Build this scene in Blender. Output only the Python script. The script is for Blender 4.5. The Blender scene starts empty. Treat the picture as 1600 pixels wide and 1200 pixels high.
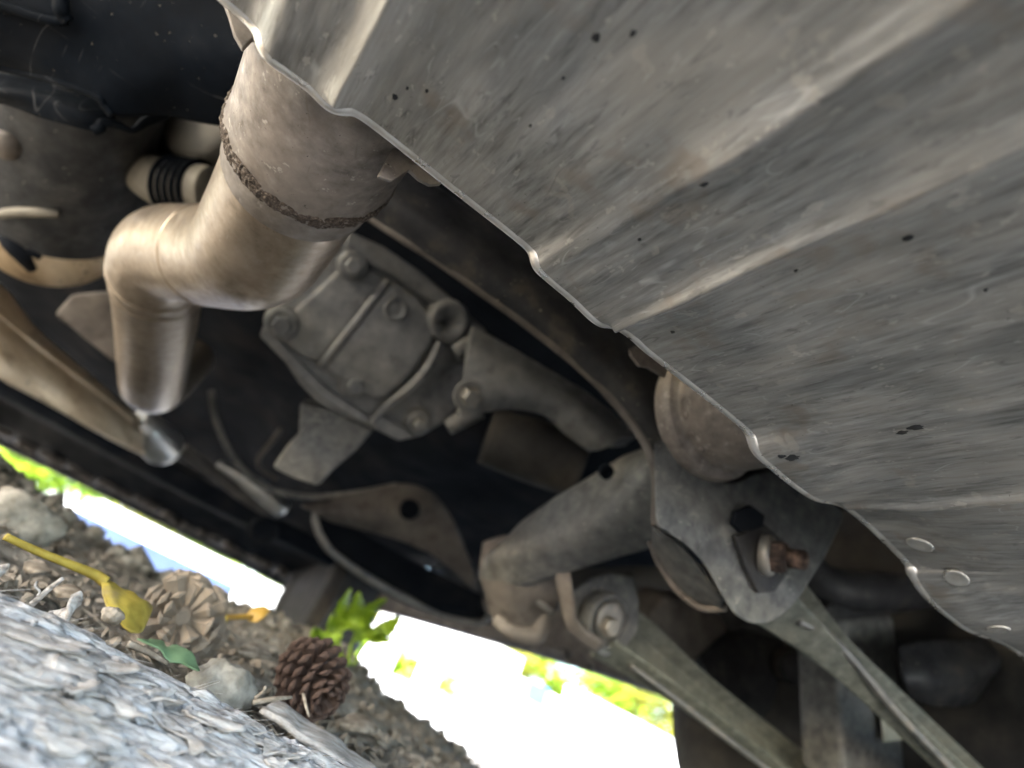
import bpy, bmesh, math, random
import numpy as np
from mathutils import Vector, Matrix, noise as mnoise

random.seed(7)
rng = np.random.default_rng(7)
scene = bpy.context.scene
C = scene.collection

# ------------------------------------------------------------------ camera
# x = across the car, y = towards the front of the car, z = up. Lens about 7.5 cm above the soil.
CAM = Vector((0.0, 0.0, 0.075))
FPX = 983.0                      # focal length in pixels of the 1600 px wide photograph
EX = Vector((2235, -1597, -983)).normalized()     # world axes seen in the camera frame
EY = Vector((-640, -290, -983)).normalized()
EZ = EX.cross(EY).normalized()
EY = EZ.cross(EX).normalized()
cam_data = bpy.data.cameras.new('camera')
cam = bpy.data.objects.new('camera', cam_data)
C.objects.link(cam)
R = Matrix((EX, EY, EZ))         # camera vector -> world vector
cam.matrix_world = Matrix.Translation(CAM) @ R.to_4x4()
cam_data.sensor_width = 36.0
cam_data.lens = FPX / 1600.0 * 36.0
cam_data.clip_start = 0.005
cam_data.clip_end = 500.0
cam_data.dof.use_dof = True
cam_data.dof.focus_distance = 0.255
cam_data.dof.aperture_fstop = 6.0
scene.camera = cam

# ------------------------------------------------------------------ light
SUN_AZ = math.radians(-106)       # direction towards the sun, measured from +y to +x
SUN_EL = math.radians(33)
world = bpy.data.worlds.new('World')
scene.world = world
world.use_nodes = True
wn = world.node_tree.nodes
bg = wn['Background']
sky = wn.new('ShaderNodeTexSky')
sky.sky_type = 'NISHITA'
sky.sun_disc = False
sky.sun_elevation = SUN_EL
sky.sun_rotation = SUN_AZ
sky.dust_density = 1.5
world.node_tree.links.new(sky.outputs[0], bg.inputs[0])
bg.inputs[1].default_value = 0.15
sd = bpy.data.lights.new('sun', 'SUN')
sd.energy = 4.3
sd.angle = math.radians(0.53)
sd.color = (1.0, 0.95, 0.89)
sun = bpy.data.objects.new('sun', sd)
C.objects.link(sun)
to_sun = Vector((math.sin(SUN_AZ) * math.cos(SUN_EL), math.cos(SUN_AZ) * math.cos(SUN_EL), math.sin(SUN_EL)))
sun.rotation_euler = to_sun.to_track_quat('Z', 'Y').to_euler()
sun.location = to_sun * 20
vs = scene.view_settings
vs.view_transform = 'Standard'
vs.look = 'None'
vs.gamma = 1.0
vs.exposure = 3.6
scene.render.engine = 'CYCLES'
scene.cycles.use_denoising = True
scene.cycles.max_bounces = 7
scene.cycles.diffuse_bounces = 5
scene.cycles.adaptive_threshold = 0.02

# ------------------------------------------------------------------ helpers
def ray(u, v):
    return R @ Vector((u - 800.0, -(v - 600.0), -FPX))

def at(u, v, Y):
    """point seen at photo position u,v that stands Y metres ahead of the lens"""
    d = ray(u, v)
    return CAM + d * (Y / d.y)

def atd(u, v, depth):
    return CAM + ray(u, v) * (depth / FPX)

def px(u, v, size, Y):
    """world size of `size` photo pixels at that place"""
    d = ray(u, v)
    return size * (Y / d.y)

def tag(o, label=None, cat=None, group=None, kind=None):
    if label: o['label'] = label
    if cat: o['category'] = cat
    if group: o['group'] = group
    if kind: o['kind'] = kind
    return o

def empty(name, loc=(0, 0, 0)):
    o = bpy.data.objects.new(name, None)
    o.empty_display_size = 0.05
    o.location = loc
    C.objects.link(o)
    return o

def mesh_obj(name, verts, faces, mat, parent=None, smooth=True, solid=0.0, bevel=0.0, subsurf=0, offset=0.0):
    me = bpy.data.meshes.new(name)
    me.from_pydata([tuple(v) for v in verts], [], [tuple(f) for f in faces])
    me.update()
    if smooth:
        me.polygons.foreach_set('use_smooth', [True] * len(me.polygons))
    me.materials.append(mat)
    o = bpy.data.objects.new(name, me)
    C.objects.link(o)
    if parent is not None:
        o.parent = parent
        o.matrix_parent_inverse = Matrix.Identity(4)
        if parent.matrix_basis != Matrix.Identity(4):
            m = parent.matrix_basis.copy()
            p = parent.parent
            while p is not None:
                m = p.matrix_basis @ m
                p = p.parent
            o.matrix_parent_inverse = m.inverted()
    if solid:
        s = o.modifiers.new('solid', 'SOLIDIFY')
        s.thickness = solid
        s.offset = offset
    if bevel:
        b = o.modifiers.new('bevel', 'BEVEL')
        b.width = bevel
        b.segments = 3
        b.limit_method = 'ANGLE'
        b.angle_limit = math.radians(38)
        b.harden_normals = False
    if subsurf:
        s = o.modifiers.new('sub', 'SUBSURF')
        s.levels = s.render_levels = subsurf
    return o

def bm_obj(name, bm, mat, parent=None, smooth=False, bevel=0.0):
    bmesh.ops.recalc_face_normals(bm, faces=bm.faces)
    verts = [v.co.copy() for v in bm.verts]
    bm.verts.index_update()
    faces = [[v.index for v in f.verts] for f in bm.faces]
    bm.free()
    return mesh_obj(name, verts, faces, mat, parent, smooth, bevel=bevel)

def cr(P, n):
    """Catmull-Rom through the rows of P (k,d), n samples"""
    P = np.asarray(P, float)
    k = len(P)
    if k == 2:
        t = np.linspace(0, 1, n)[:, None]
        return P[0] * (1 - t) + P[1] * t
    E = np.vstack([2 * P[0] - P[1], P, 2 * P[-1] - P[-2]])
    s = np.linspace(0, k - 1 - 1e-9, n)
    i = s.astype(int)
    t = (s - i)[:, None]
    p0, p1, p2, p3 = E[i], E[i + 1], E[i + 2], E[i + 3]
    return 0.5 * (2 * p1 + (p2 - p0) * t + (2 * p0 - 5 * p1 + 4 * p2 - p3) * t ** 2 + (3 * p1 - p0 - 3 * p2 + p3) * t ** 3)

def grid_faces(nr, nc, wrap=False):
    F = []
    for r in range(nr - 1):
        for c in range(nc if wrap else nc - 1):
            d = (c + 1) % nc
            F.append((r * nc + c, r * nc + d, (r + 1) * nc + d, (r + 1) * nc + c))
    return F

def patch(name, rows, mat, parent=None, nu=32, nv=32, thick=0.003, rough=0.0, rscale=30, bevel=0.0, offset=0.0):
    """smooth sheet through a net of (u,v,Y) points with real thickness"""
    W = [np.array([tuple(at(*p)) for p in row]) for row in rows]
    W = np.array([cr(w, nu) for w in W])
    G = np.array([cr(W[:, j], nv) for j in range(nu)])        # nu, nv, 3
    V = [Vector(p) for p in G.reshape(-1, 3)]
    if rough:
        V = [v + Vector((0, 0, 1)) * rough * mnoise.fractal(v * rscale, 1.0, 2.0, 4) for v in V]
    return mesh_obj(name, V, grid_faces(nu, nv), mat, parent, True, solid=thick, bevel=bevel, offset=offset)

def plate(name, outline, mat, parent=None, depth=0.02, bevel=0.003, dirv=None, smooth_n=0):
    """extruded outline given as (u,v,Y) points; goes back `depth` metres along dirv"""
    P = [tuple(at(*p)) for p in outline]
    if smooth_n:
        k = len(P)
        Q = cr(P + [P[0]], k * smooth_n + 1)[:-1] if True else P
        P = [tuple(q) for q in Q]
    P = [Vector(p) for p in P]
    d = Vector(dirv if dirv else (0, 1, 0.25)).normalized() * depth
    n = len(P)
    bm = bmesh.new()
    a = [bm.verts.new(p) for p in P]
    b = [bm.verts.new(p + d) for p in P]
    bm.faces.new(a)
    bm.faces.new(b[::-1])
    for i in range(n):
        bm.faces.new((a[i], b[i], b[(i + 1) % n], a[(i + 1) % n]))
    o = bm_obj(name, bm, mat, parent, smooth=True, bevel=bevel)
    o.data.polygons.foreach_set('use_smooth', [True] * len(o.data.polygons))
    for e in (o,):
        m = e.modifiers.new('wn', 'WEIGHTED_NORMAL')
        m.keep_sharp = False
    return o

def basis(t, hint=(0, 0, 1)):
    t = Vector(t).normalized()
    h = Vector(hint)
    n = h - t * h.dot(t)
    if n.length < 1e-5:
        h = Vector((1, 0, 0)); n = h - t * h.dot(t)
    n.normalize()
    return n, t.cross(n)

def sweep(name, pts, radii, mat, parent=None, n=48, seg=28, section=None, hint=(0, 0, 1), cap=True, rough=0.0, bevel=0.0, smooth=True):
    """tube through world points; radii per point; section = list of (a,b) unit outline"""
    P = cr([tuple(p) for p in pts], n)
    Rr = cr([[r] for r in radii], n)[:, 0]
    if section is None:
        section = [(math.cos(2 * math.pi * k / seg), math.sin(2 * math.pi * k / seg)) for k in range(seg)]
    m = len(section)
    V = []
    for i in range(n):
        t = Vector(P[min(i + 1, n - 1)] - P[max(i - 1, 0)])
        a, b = basis(t, hint)
        for s in section:
            p = Vector(P[i]) + (a * s[0] + b * s[1]) * Rr[i]
            V.append(p)
    F = grid_faces(n, m, True)
    if cap:
        F.append(list(range(m))[::-1])
        F.append([(n - 1) * m + k for k in range(m)])
    if rough:
        V = [v * 1.0 + Vector(mnoise.noise_vector(v * 25)) * rough for v in V]
    return mesh_obj(name, V, F, mat, parent, smooth, bevel=bevel)

def lathe(name, profile, centre, axis, mat, parent=None, seg=40, smooth=True, hint=(0, 0, 1), bevel=0.0):
    """profile = [(radius, along)], closed with fans at the ends"""
    ax = Vector(axis).normalized()
    a, b = basis(ax, hint)
    V, F = [], []
    for r, z in profile:
        for k in range(seg):
            t = 2 * math.pi * k / seg
            V.append(Vector(centre) + ax * z + (a * math.cos(t) + b * math.sin(t)) * max(r, 1e-5))
    F = grid_faces(len(profile), seg, True)
    F.append(list(range(seg))[::-1])
    F.append([(len(profile) - 1) * seg + k for k in range(seg)])
    o = mesh_obj(name, V, F, mat, parent, smooth, bevel=bevel)
    if smooth:
        for p in o.data.polygons:
            if len(p.vertices) > 4: p.use_smooth = False
    return o

def hexbolt(name, centre, axis, r, h, mat, parent, washer=None):
    o = lathe(name, [(r * 0.86, 0), (r, 0.0), (r, h * 0.85), (r * 0.82, h)], centre, axis, mat, parent, seg=6, smooth=False, bevel=r * 0.08)
    if washer:
        lathe('washer', [(r * 1.5, -0.002), (r * 1.55, -0.001), (r * 1.5, 0.0015)], centre, axis, washer, parent, seg=28)
    return o

RECT = [(-1, -1), (1, -1), (1, 1), (-1, 1)]
def rrect(w, h, r=0.3, k=5):
    out = []
    for cx, cy, a0 in ((w - r, h - r, 0), (-w + r, h - r, 90), (-w + r, -h + r, 180), (w - r, -h + r, 270)):
        for i in range(k):
            t = math.radians(a0 + 90 * i / (k - 1))
            out.append((cx + r * math.cos(t), cy + r * math.sin(t)))
    return out

from mathutils.bvhtree import BVHTree
def hit(o, u, v):
    """where the line of sight through u,v meets that object"""
    b = BVHTree.FromPolygons([w.co.copy() for w in o.data.vertices], [tuple(p.vertices) for p in o.data.polygons])
    d = ray(u, v).normalized()
    h, n, i, dist = b.ray_cast(CAM, d)
    if h is None: return None, None
    return h, (-n if n.dot(d) > 0 else n)

# ------------------------------------------------------------------ materials
def mat(name, stops, scale=20, stretch=(1, 1, 1), detail=8, rough=(0.5, 0.7), metal=0.0, bump=(80, 0.2, 0.001),
        dust=None, spots=None, spec=0.5, coat=0.0, translucent=0.0, bstretch=None, rot=(0, 0, 0), nrough=0.6, scratch=None):
    m = bpy.data.materials.new(name)
    m.use_nodes = True
    nt = m.node_tree
    N, L = nt.nodes, nt.links
    b = N['Principled BSDF']
    tc = N.new('ShaderNodeTexCoord')
    mp = N.new('ShaderNodeMapping')
    mp.inputs['Scale'].default_value = stretch
    mp.inputs['Rotation'].default_value = rot
    L.new(tc.outputs['Object'], mp.inputs[0])
    nz = N.new('ShaderNodeTexNoise')
    nz.inputs['Scale'].default_value = scale
    nz.inputs['Detail'].default_value = detail
    nz.inputs['Roughness'].default_value = nrough
    L.new(mp.outputs[0], nz.inputs[0])
    rp = N.new('ShaderNodeValToRGB')
    e = rp.color_ramp.elements
    while len(e) < len(stops): e.new(0.5)
    for i, (p, c) in enumerate(stops):
        e[i].position = p
        e[i].color = (*c, 1)
    L.new(nz.outputs[0], rp.inputs[0])
    col = rp.outputs[0]
    def mask(sc, lo, hi, st=None, det=4):
        q = N.new('ShaderNodeTexNoise')
        q.inputs['Scale'].default_value = sc
        q.inputs['Detail'].default_value = det
        q.inputs['Roughness'].default_value = 0.65
        if st:
            mq = N.new('ShaderNodeMapping')
            mq.inputs['Scale'].default_value = st
            L.new(tc.outputs['Object'], mq.inputs[0])
            L.new(mq.outputs[0], q.inputs[0])
        else:
            L.new(tc.outputs['Object'], q.inputs[0])
        r = N.new('ShaderNodeMapRange')
        r.inputs[1].default_value = lo
        r.inputs[2].default_value = hi
        L.new(q.outputs[0], r.inputs[0])
        return r.outputs[0]
    def mix(fac, c1, c2, amt=1.0):
        x = N.new('ShaderNodeMix')
        x.data_type = 'RGBA'
        if amt != 1.0:
            mm = N.new('ShaderNodeMath'); mm.operation = 'MULTIPLY'
            mm.inputs[1].default_value = amt
            L.new(fac, mm.inputs[0]); fac = mm.outputs[0]
        L.new(fac, x.inputs[0])
        L.new(c1, x.inputs[6])
        x.inputs[7].default_value = (*c2, 1)
        return x.outputs[2], fac
    dfac = None
    if dust:
        c, sc, lo, hi, amt = dust[:5]
        st = dust[5] if len(dust) > 5 else None
        col, dfac = mix(mask(sc, lo, hi, st), col, c, amt)
    for sp in (spots or []):
        c, sc, lo, hi, amt = sp[:5]
        st = sp[5] if len(sp) > 5 else None
        col, _ = mix(mask(sc, lo, hi, st, 3), col, c, amt)
    for (c, sc, st, wd, amt, rz) in (scratch or []):
        mq = N.new('ShaderNodeMapping'); mq.inputs['Scale'].default_value = st; mq.inputs['Rotation'].default_value = rz
        L.new(tc.outputs['Object'], mq.inputs[0])
        q = N.new('ShaderNodeTexNoise'); q.inputs['Scale'].default_value = sc; q.inputs['Detail'].default_value = 1.0
        L.new(mq.outputs[0], q.inputs[0])
        d1 = N.new('ShaderNodeMath'); d1.operation = 'SUBTRACT'; d1.inputs[1].default_value = 0.5; L.new(q.outputs[0], d1.inputs[0])
        d2 = N.new('ShaderNodeMath'); d2.operation = 'ABSOLUTE'; L.new(d1.outputs[0], d2.inputs[0])
        d3 = N.new('ShaderNodeMapRange'); d3.inputs[1].default_value = 0.0; d3.inputs[2].default_value = wd; d3.inputs[3].default_value = 1.0; d3.inputs[4].default_value = 0.0
        L.new(d2.outputs[0], d3.inputs[0])
        d4 = N.new('ShaderNodeMath'); d4.operation = 'MULTIPLY'
        L.new(d3.outputs[0], d4.inputs[0]); L.new(mask(sc * 0.8, 0.52, 0.60, None, 2), d4.inputs[1])
        col, _ = mix(d4.outputs[0], col, c, amt)
    L.new(col, b.inputs['Base Color'])
    rr = N.new('ShaderNodeMapRange')
    rr.inputs[1].default_value = 0.3
    rr.inputs[2].default_value = 0.7
    rr.inputs[3].default_value = rough[0]
    rr.inputs[4].default_value = rough[1]
    n2 = N.new('ShaderNodeTexNoise')
    n2.inputs['Scale'].default_value = scale * 1.7
    n2.inputs['Detail'].default_value = 4
    L.new(mp.outputs[0], n2.inputs[0])
    L.new(n2.outputs[0], rr.inputs[0])
    rout = rr.outputs[0]
    if dfac is not None:
        x = N.new('ShaderNodeMath'); x.operation = 'MAXIMUM'
        y = N.new('ShaderNodeMath'); y.operation = 'MULTIPLY'; y.inputs[1].default_value = 0.9
        L.new(dfac, y.inputs[0]); L.new(rout, x.inputs[0]); L.new(y.outputs[0], x.inputs[1])
        rout = x.outputs[0]
        if metal:
            k = N.new('ShaderNodeMapRange')
            k.inputs[3].default_value = metal
            k.inputs[4].default_value = 0.0
            L.new(dfac, k.inputs[0]); L.new(k.outputs[0], b.inputs['Metallic'])
    else:
        b.inputs['Metallic'].default_value = metal
    L.new(rout, b.inputs['Roughness'])
    b.inputs['Specular IOR Level'].default_value = spec
    b.inputs['Coat Weight'].default_value = coat
    if bump:
        q = N.new('ShaderNodeTexNoise')
        q.inputs['Scale'].default_value = bump[0]
        q.inputs['Detail'].default_value = 5
        q.inputs['Roughness'].default_value = 0.65
        if bstretch:
            mb = N.new('ShaderNodeMapping'); mb.inputs['Scale'].default_value = bstretch
            L.new(tc.outputs['Object'], mb.inputs[0]); L.new(mb.outputs[0], q.inputs[0])
        else:
            L.new(tc.outputs['Object'], q.inputs[0])
        bp = N.new('ShaderNodeBump')
        bp.inputs['Strength'].default_value = bump[1]
        bp.inputs['Distance'].default_value = bump[2]
        L.new(q.outputs[0], bp.inputs['Height'])
        L.new(bp.outputs[0], b.inputs['Normal'])
    if translucent:
        tr = N.new('ShaderNodeBsdfTranslucent')
        L.new(col, tr.inputs[0])
        ms = N.new('ShaderNodeMixShader')
        ms.inputs[0].default_value = translucent
        L.new(b.outputs[0], ms.inputs[1]); L.new(tr.outputs[0], ms.inputs[2])
        L.new(ms.outputs[0], N['Material Output'].inputs[0])
    return m

M = {}
M['shield'] = mat('dull_aluminium_sheet', [(0.30, (0.17, 0.167, 0.158)), (0.44, (0.29, 0.286, 0.270)), (0.56, (0.36, 0.355, 0.336)), (0.70, (0.47, 0.463, 0.44))],
                  scale=420, stretch=(1, 0.10, 1), rough=(0.33, 0.54), metal=0.60, bump=(700, 0.35, 0.0005), bstretch=(1, 0.2, 1), detail=6, nrough=0.6,
                  dust=((0.37, 0.35, 0.31), 30, 0.42, 0.66, 0.7, (1, 0.5, 1)),
                  spots=[((0.10, 0.10, 0.10), 260, 0.62, 0.69, 0.42, (1, 0.22, 1)), ((0.15, 0.15, 0.15), 24, 0.53, 0.68, 0.6, (1, 0.30, 1)),
                         ((0.54, 0.51, 0.46), 190, 0.64, 0.68, 0.6, (1, 0.5, 1)), ((0.06, 0.055, 0.05), 620, 0.70, 0.73, 0.8), ((0.27, 0.22, 0.17), 36, 0.58, 0.68, 0.5), ((0.50, 0.46, 0.40), 55, 0.64, 0.67, 0.45)],
                  scratch=[((0.60, 0.60, 0.58), 60, (1, 0.22, 1), 0.006, 0.5, (0, 0, 0.5)), ((0.58, 0.575, 0.55), 150, (1, 0.10, 1), 0.010, 0.45, (0, 0, -0.1)), ((0.11, 0.11, 0.105), 130, (1, 0.10, 1), 0.014, 0.5, (0, 0, 0.05))])
M['hem'] = mat('lit_aluminium_edge', [(0.3, (0.50, 0.47, 0.42)), (0.6, (0.74, 0.72, 0.68))], scale=70, rough=(0.22, 0.40), metal=0.8, bump=(180, 0.25, 0.0008),  # light along the hem put into a brighter, shinier aluminium
               spots=[((0.45, 0.36, 0.27), 60, 0.60, 0.72, 0.6)])
M['pipe'] = mat('dusty_stainless_pipe', [(0.3, (0.225, 0.183, 0.142)), (0.45, (0.30, 0.248, 0.195)), (0.58, (0.34, 0.284, 0.226)), (0.7, (0.40, 0.34, 0.276))],
                scale=150, stretch=(1, 1, 0.35), rough=(0.30, 0.48), metal=0.80, bump=(600, 0.35, 0.0004), detail=7,
                dust=((0.29, 0.238, 0.18), 24, 0.46, 0.68, 0.5),
                spots=[((0.06, 0.045, 0.035), 520, 0.685, 0.71, 0.85, (1, 0.5, 1)), ((0.24, 0.19, 0.15), 34, 0.57, 0.68, 0.5), ((0.14, 0.10, 0.075), 230, 0.67, 0.71, 0.7), ((0.44, 0.38, 0.31), 60, 0.60, 0.68, 0.4)],
                scratch=[((0.25, 0.20, 0.16), 60, (0.25, 1, 1), 0.02, 0.5, (0, 0, 0.4)), ((0.50, 0.46, 0.40), 110, (1, 0.25, 1), 0.010, 0.4, (0.3, 0, 0))])
M['neck'] = mat('grey_brown_steel_neck', [(0.3, (0.13, 0.108, 0.093)), (0.45, (0.20, 0.172, 0.15)), (0.58, (0.255, 0.222, 0.194)), (0.7, (0.33, 0.295, 0.26))],
                scale=130, rough=(0.5, 0.7), metal=0.35, bump=(620, 0.4, 0.0005), detail=7,
                dust=((0.245, 0.205, 0.168), 24, 0.42, 0.64, 0.6), spots=[((0.05, 0.042, 0.035), 480, 0.685, 0.71, 0.85), ((0.15, 0.12, 0.10), 45, 0.57, 0.68, 0.5), ((0.50, 0.46, 0.40), 150, 0.64, 0.68, 0.5)],
                scratch=[((0.14, 0.115, 0.09), 55, (1, 0.2, 1), 0.010, 0.4, (0, 0, 0.3))])
M['weld'] = mat('rusty_weld_crust', [(0.38, (0.025, 0.018, 0.014)), (0.52, (0.085, 0.062, 0.046)), (0.68, (0.30, 0.25, 0.20))],
                scale=700, rough=(0.85, 0.97), metal=0.0, bump=(420, 1.0, 0.002), detail=10, nrough=0.75)
M['cast'] = mat('dirty_grey_cast_aluminium', [(0.32, (0.115, 0.118, 0.120)), (0.47, (0.165, 0.168, 0.168)), (0.58, (0.195, 0.197, 0.195)), (0.7, (0.25, 0.248, 0.238))],
                scale=60, rough=(0.55, 0.75), metal=0.15, bump=(900, 0.3, 0.0005), detail=7, dust=((0.21, 0.195, 0.165), 11, 0.52, 0.70, 0.5), spots=[((0.06, 0.06, 0.062), 45, 0.60, 0.70, 0.5)])
M['black'] = mat('black_painted_steel', [(0.32, (0.010, 0.011, 0.013)), (0.5, (0.021, 0.022, 0.025)), (0.7, (0.045, 0.045, 0.044))],
                 scale=34, rough=(0.45, 0.68), bump=(170, 0.4, 0.0012), detail=7, spec=0.28, dust=((0.075, 0.070, 0.062), 15, 0.52, 0.70, 0.45),
                 spots=[((0.30, 0.27, 0.21), 280, 0.68, 0.705, 0.8), ((0.075, 0.062, 0.05), 34, 0.60, 0.68, 0.5)])
M['grey'] = mat('dusty_grey_black_steel', [(0.32, (0.050, 0.053, 0.054)), (0.47, (0.092, 0.096, 0.095)), (0.58, (0.12, 0.123, 0.119)), (0.7, (0.18, 0.178, 0.166))],
                scale=90, rough=(0.5, 0.72), bump=(650, 0.4, 0.0006), detail=7, dust=((0.16, 0.152, 0.135), 12, 0.50, 0.68, 0.45),
                spots=[((0.42, 0.40, 0.35), 330, 0.68, 0.705, 0.75), ((0.03, 0.03, 0.032), 26, 0.56, 0.66, 0.5)], scratch=[((0.30, 0.29, 0.26), 55, (1, 0.3, 0.6), 0.014, 0.45, (0.2, 0.1, 0.5))])
M['link'] = mat('greenish_grey_pressed_steel', [(0.32, (0.075, 0.080, 0.066)), (0.47, (0.115, 0.122, 0.100)), (0.58, (0.15, 0.158, 0.13)), (0.7, (0.21, 0.215, 0.18))],
                scale=110, rough=(0.45, 0.68), bump=(650, 0.4, 0.0006), detail=7, dust=((0.22, 0.21, 0.16), 14, 0.48, 0.66, 0.5),
                spots=[((0.42, 0.41, 0.34), 330, 0.68, 0.705, 0.75)], scratch=[((0.32, 0.33, 0.28), 60, (1, 0.3, 0.6), 0.014, 0.45, (0.2, 0.1, 0.5))])
M['brownsteel'] = mat('dusty_brown_steel', [(0.32, (0.055, 0.048, 0.044)), (0.48, (0.105, 0.092, 0.082)), (0.6, (0.145, 0.128, 0.113)), (0.7, (0.20, 0.178, 0.155))],
                      scale=26, rough=(0.6, 0.82), bump=(180, 0.4, 0.0012), detail=7, dust=((0.21, 0.18, 0.148), 10, 0.50, 0.68, 0.5), spots=[((0.05, 0.04, 0.035), 40, 0.58, 0.66, 0.6)])
M['plastic'] = mat('scuffed_black_plastic', [(0.32, (0.0022, 0.0034, 0.0055)), (0.52, (0.0045, 0.0068, 0.0105)), (0.72, (0.012, 0.0145, 0.019))],
                   scale=20, rough=(0.50, 0.66), bump=(260, 0.25, 0.0006), detail=7, spec=0.05, dust=((0.024, 0.0245, 0.025), 9, 0.52, 0.74, 0.4),
                   spots=[((0.22, 0.20, 0.165), 300, 0.70, 0.72, 0.7)],
                   scratch=[((0.15, 0.15, 0.155), 34, (1, 0.10, 0.4), 0.004, 0.5, (0, 0, 0.9)), ((0.12, 0.12, 0.125), 50, (0.12, 1, 0.5), 0.005, 0.45, (0, 0.4, 0.3))])
M['casing'] = mat('dark_grey_dusty_casing', [(0.32, (0.016, 0.018, 0.021)), (0.5, (0.032, 0.035, 0.039)), (0.7, (0.062, 0.064, 0.066))], scale=50, rough=(0.55, 0.75), bump=(500, 0.4, 0.0007), spec=0.3,
                  dust=((0.085, 0.080, 0.072), 14, 0.50, 0.70, 0.5), spots=[((0.24, 0.225, 0.20), 160, 0.67, 0.70, 0.6)])
M['rail'] = mat('warm_lit_tan_dusty_metal', [(0.3, (0.32, 0.235, 0.145)), (0.47, (0.48, 0.37, 0.24)), (0.6, (0.58, 0.47, 0.325)), (0.7, (0.68, 0.58, 0.43))],  # warm bounce light put into this tan, for rail and casing end
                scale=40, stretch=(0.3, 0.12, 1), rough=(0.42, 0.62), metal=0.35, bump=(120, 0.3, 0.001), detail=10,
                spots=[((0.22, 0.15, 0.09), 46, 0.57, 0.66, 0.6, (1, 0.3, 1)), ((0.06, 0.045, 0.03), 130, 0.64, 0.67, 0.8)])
M['bright'] = mat('polished_bare_metal', [(0.3, (0.55, 0.54, 0.52)), (0.6, (0.72, 0.71, 0.69))], scale=40, rough=(0.34, 0.48), metal=0.9, bump=(90, 0.1, 0.0005))
M['rust'] = mat('rusty_bolt_steel', [(0.32, (0.018, 0.013, 0.011)), (0.5, (0.045, 0.030, 0.024)), (0.68, (0.20, 0.135, 0.105))],
                scale=120, rough=(0.6, 0.85), metal=0.35, bump=(260, 0.7, 0.0012))
M['zinc'] = mat('dull_zinc_bolt', [(0.3, (0.15, 0.148, 0.14)), (0.6, (0.27, 0.262, 0.245))], scale=60, rough=(0.45, 0.6), metal=0.6, bump=(260, 0.2, 0.0005),
                dust=((0.30, 0.25, 0.19), 60, 0.5, 0.7, 0.5))
M['rubber'] = mat('black_rubber', [(0.3, (0.012, 0.012, 0.012)), (0.7, (0.03, 0.029, 0.028))], scale=30, rough=(0.7, 0.9), bump=(200, 0.3, 0.001),
                  dust=((0.10, 0.085, 0.065), 12, 0.52, 0.75, 0.5))
M['hose'] = mat('aged_cream_hose', [(0.3, (0.12, 0.11, 0.09)), (0.7, (0.20, 0.185, 0.15))], scale=50, rough=(0.5, 0.7), bump=(120, 0.2, 0.0006))
M['under'] = mat('black_underseal', [(0.3, (0.005, 0.0068, 0.010)), (0.7, (0.014, 0.0165, 0.021))], scale=10, rough=(0.7, 0.9), bump=(90, 0.4, 0.002), spec=0.06,
                 dust=((0.035, 0.029, 0.024), 5, 0.50, 0.70, 0.5))
M['paint'] = mat('dark_grey_car_paint', [(0.4, (0.06, 0.062, 0.066)), (0.6, (0.075, 0.077, 0.08))], scale=4, rough=(0.25, 0.32), metal=0.3, coat=0.6, bump=None)
M['glass'] = mat('dark_tinted_glass', [(0.4, (0.01, 0.012, 0.013)), (0.6, (0.014, 0.016, 0.016))], scale=4, rough=(0.04, 0.06), spec=0.6, bump=None)
M['tag'] = mat('faded_yellow_tag', [(0.35, (0.48, 0.46, 0.36)), (0.65, (0.62, 0.60, 0.50))], scale=60, rough=(0.5, 0.6), bump=None)
M['wood'] = mat('weathered_grey_wood', [(0.32, (0.05, 0.041, 0.035)), (0.42, (0.29, 0.265, 0.245)), (0.54, (0.50, 0.475, 0.45)), (0.68, (0.66, 0.645, 0.625))],
                scale=330, stretch=(0.22, 1, 1), rough=(0.8, 0.95), bump=(560, 1.0, 0.0016), bstretch=(0.16, 1, 1), detail=7, nrough=0.7,
                dust=((0.36, 0.31, 0.25), 40, 0.52, 0.68, 0.5), spec=0.2, spots=[((0.10, 0.08, 0.065), 90, 0.60, 0.67, 0.6, (0.3, 1, 1))])
M['bark'] = mat('pale_peeling_bark', [(0.28, (0.12, 0.098, 0.08)), (0.48, (0.34, 0.308, 0.275)), (0.7, (0.53, 0.50, 0.465))],
                scale=260, stretch=(0.3, 1, 1), rough=(0.8, 0.95), bump=(480, 0.9, 0.0015), bstretch=(0.3, 1, 1), spec=0.2, detail=7)
M['soil'] = mat('brown_grey_soil', [(0.30, (0.055, 0.047, 0.038)), (0.44, (0.155, 0.138, 0.112)), (0.56, (0.26, 0.236, 0.197)), (0.70, (0.39, 0.36, 0.315))],
                scale=34, rough=(0.85, 0.98), bump=(110, 1.0, 0.006), detail=7, nrough=0.7, spec=0.15)
M['litter'] = mat('dry_brown_litter', [(0.3, (0.09, 0.07, 0.05)), (0.5, (0.20, 0.165, 0.125)), (0.7, (0.36, 0.31, 0.25))], scale=140, rough=(0.8, 0.95), bump=(200, 0.5, 0.001), spec=0.2)
M['stone'] = mat('pale_grey_stone', [(0.3, (0.11, 0.10, 0.08)), (0.5, (0.22, 0.20, 0.165)), (0.7, (0.34, 0.315, 0.265))], scale=110, rough=(0.8, 0.95), bump=(160, 0.5, 0.0015), spec=0.2)
M['cone'] = mat('dry_brown_pine_cone', [(0.3, (0.085, 0.062, 0.045)), (0.5, (0.22, 0.175, 0.13)), (0.7, (0.37, 0.31, 0.24))], scale=80, rough=(0.75, 0.95), bump=(220, 0.5, 0.001), spec=0.2)
M['conedark'] = mat('dark_brown_pine_cone', [(0.3, (0.03, 0.018, 0.014)), (0.5, (0.07, 0.043, 0.032)), (0.7, (0.13, 0.085, 0.065))], scale=80, rough=(0.75, 0.95), bump=(220, 0.5, 0.001), spec=0.2)
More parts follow.
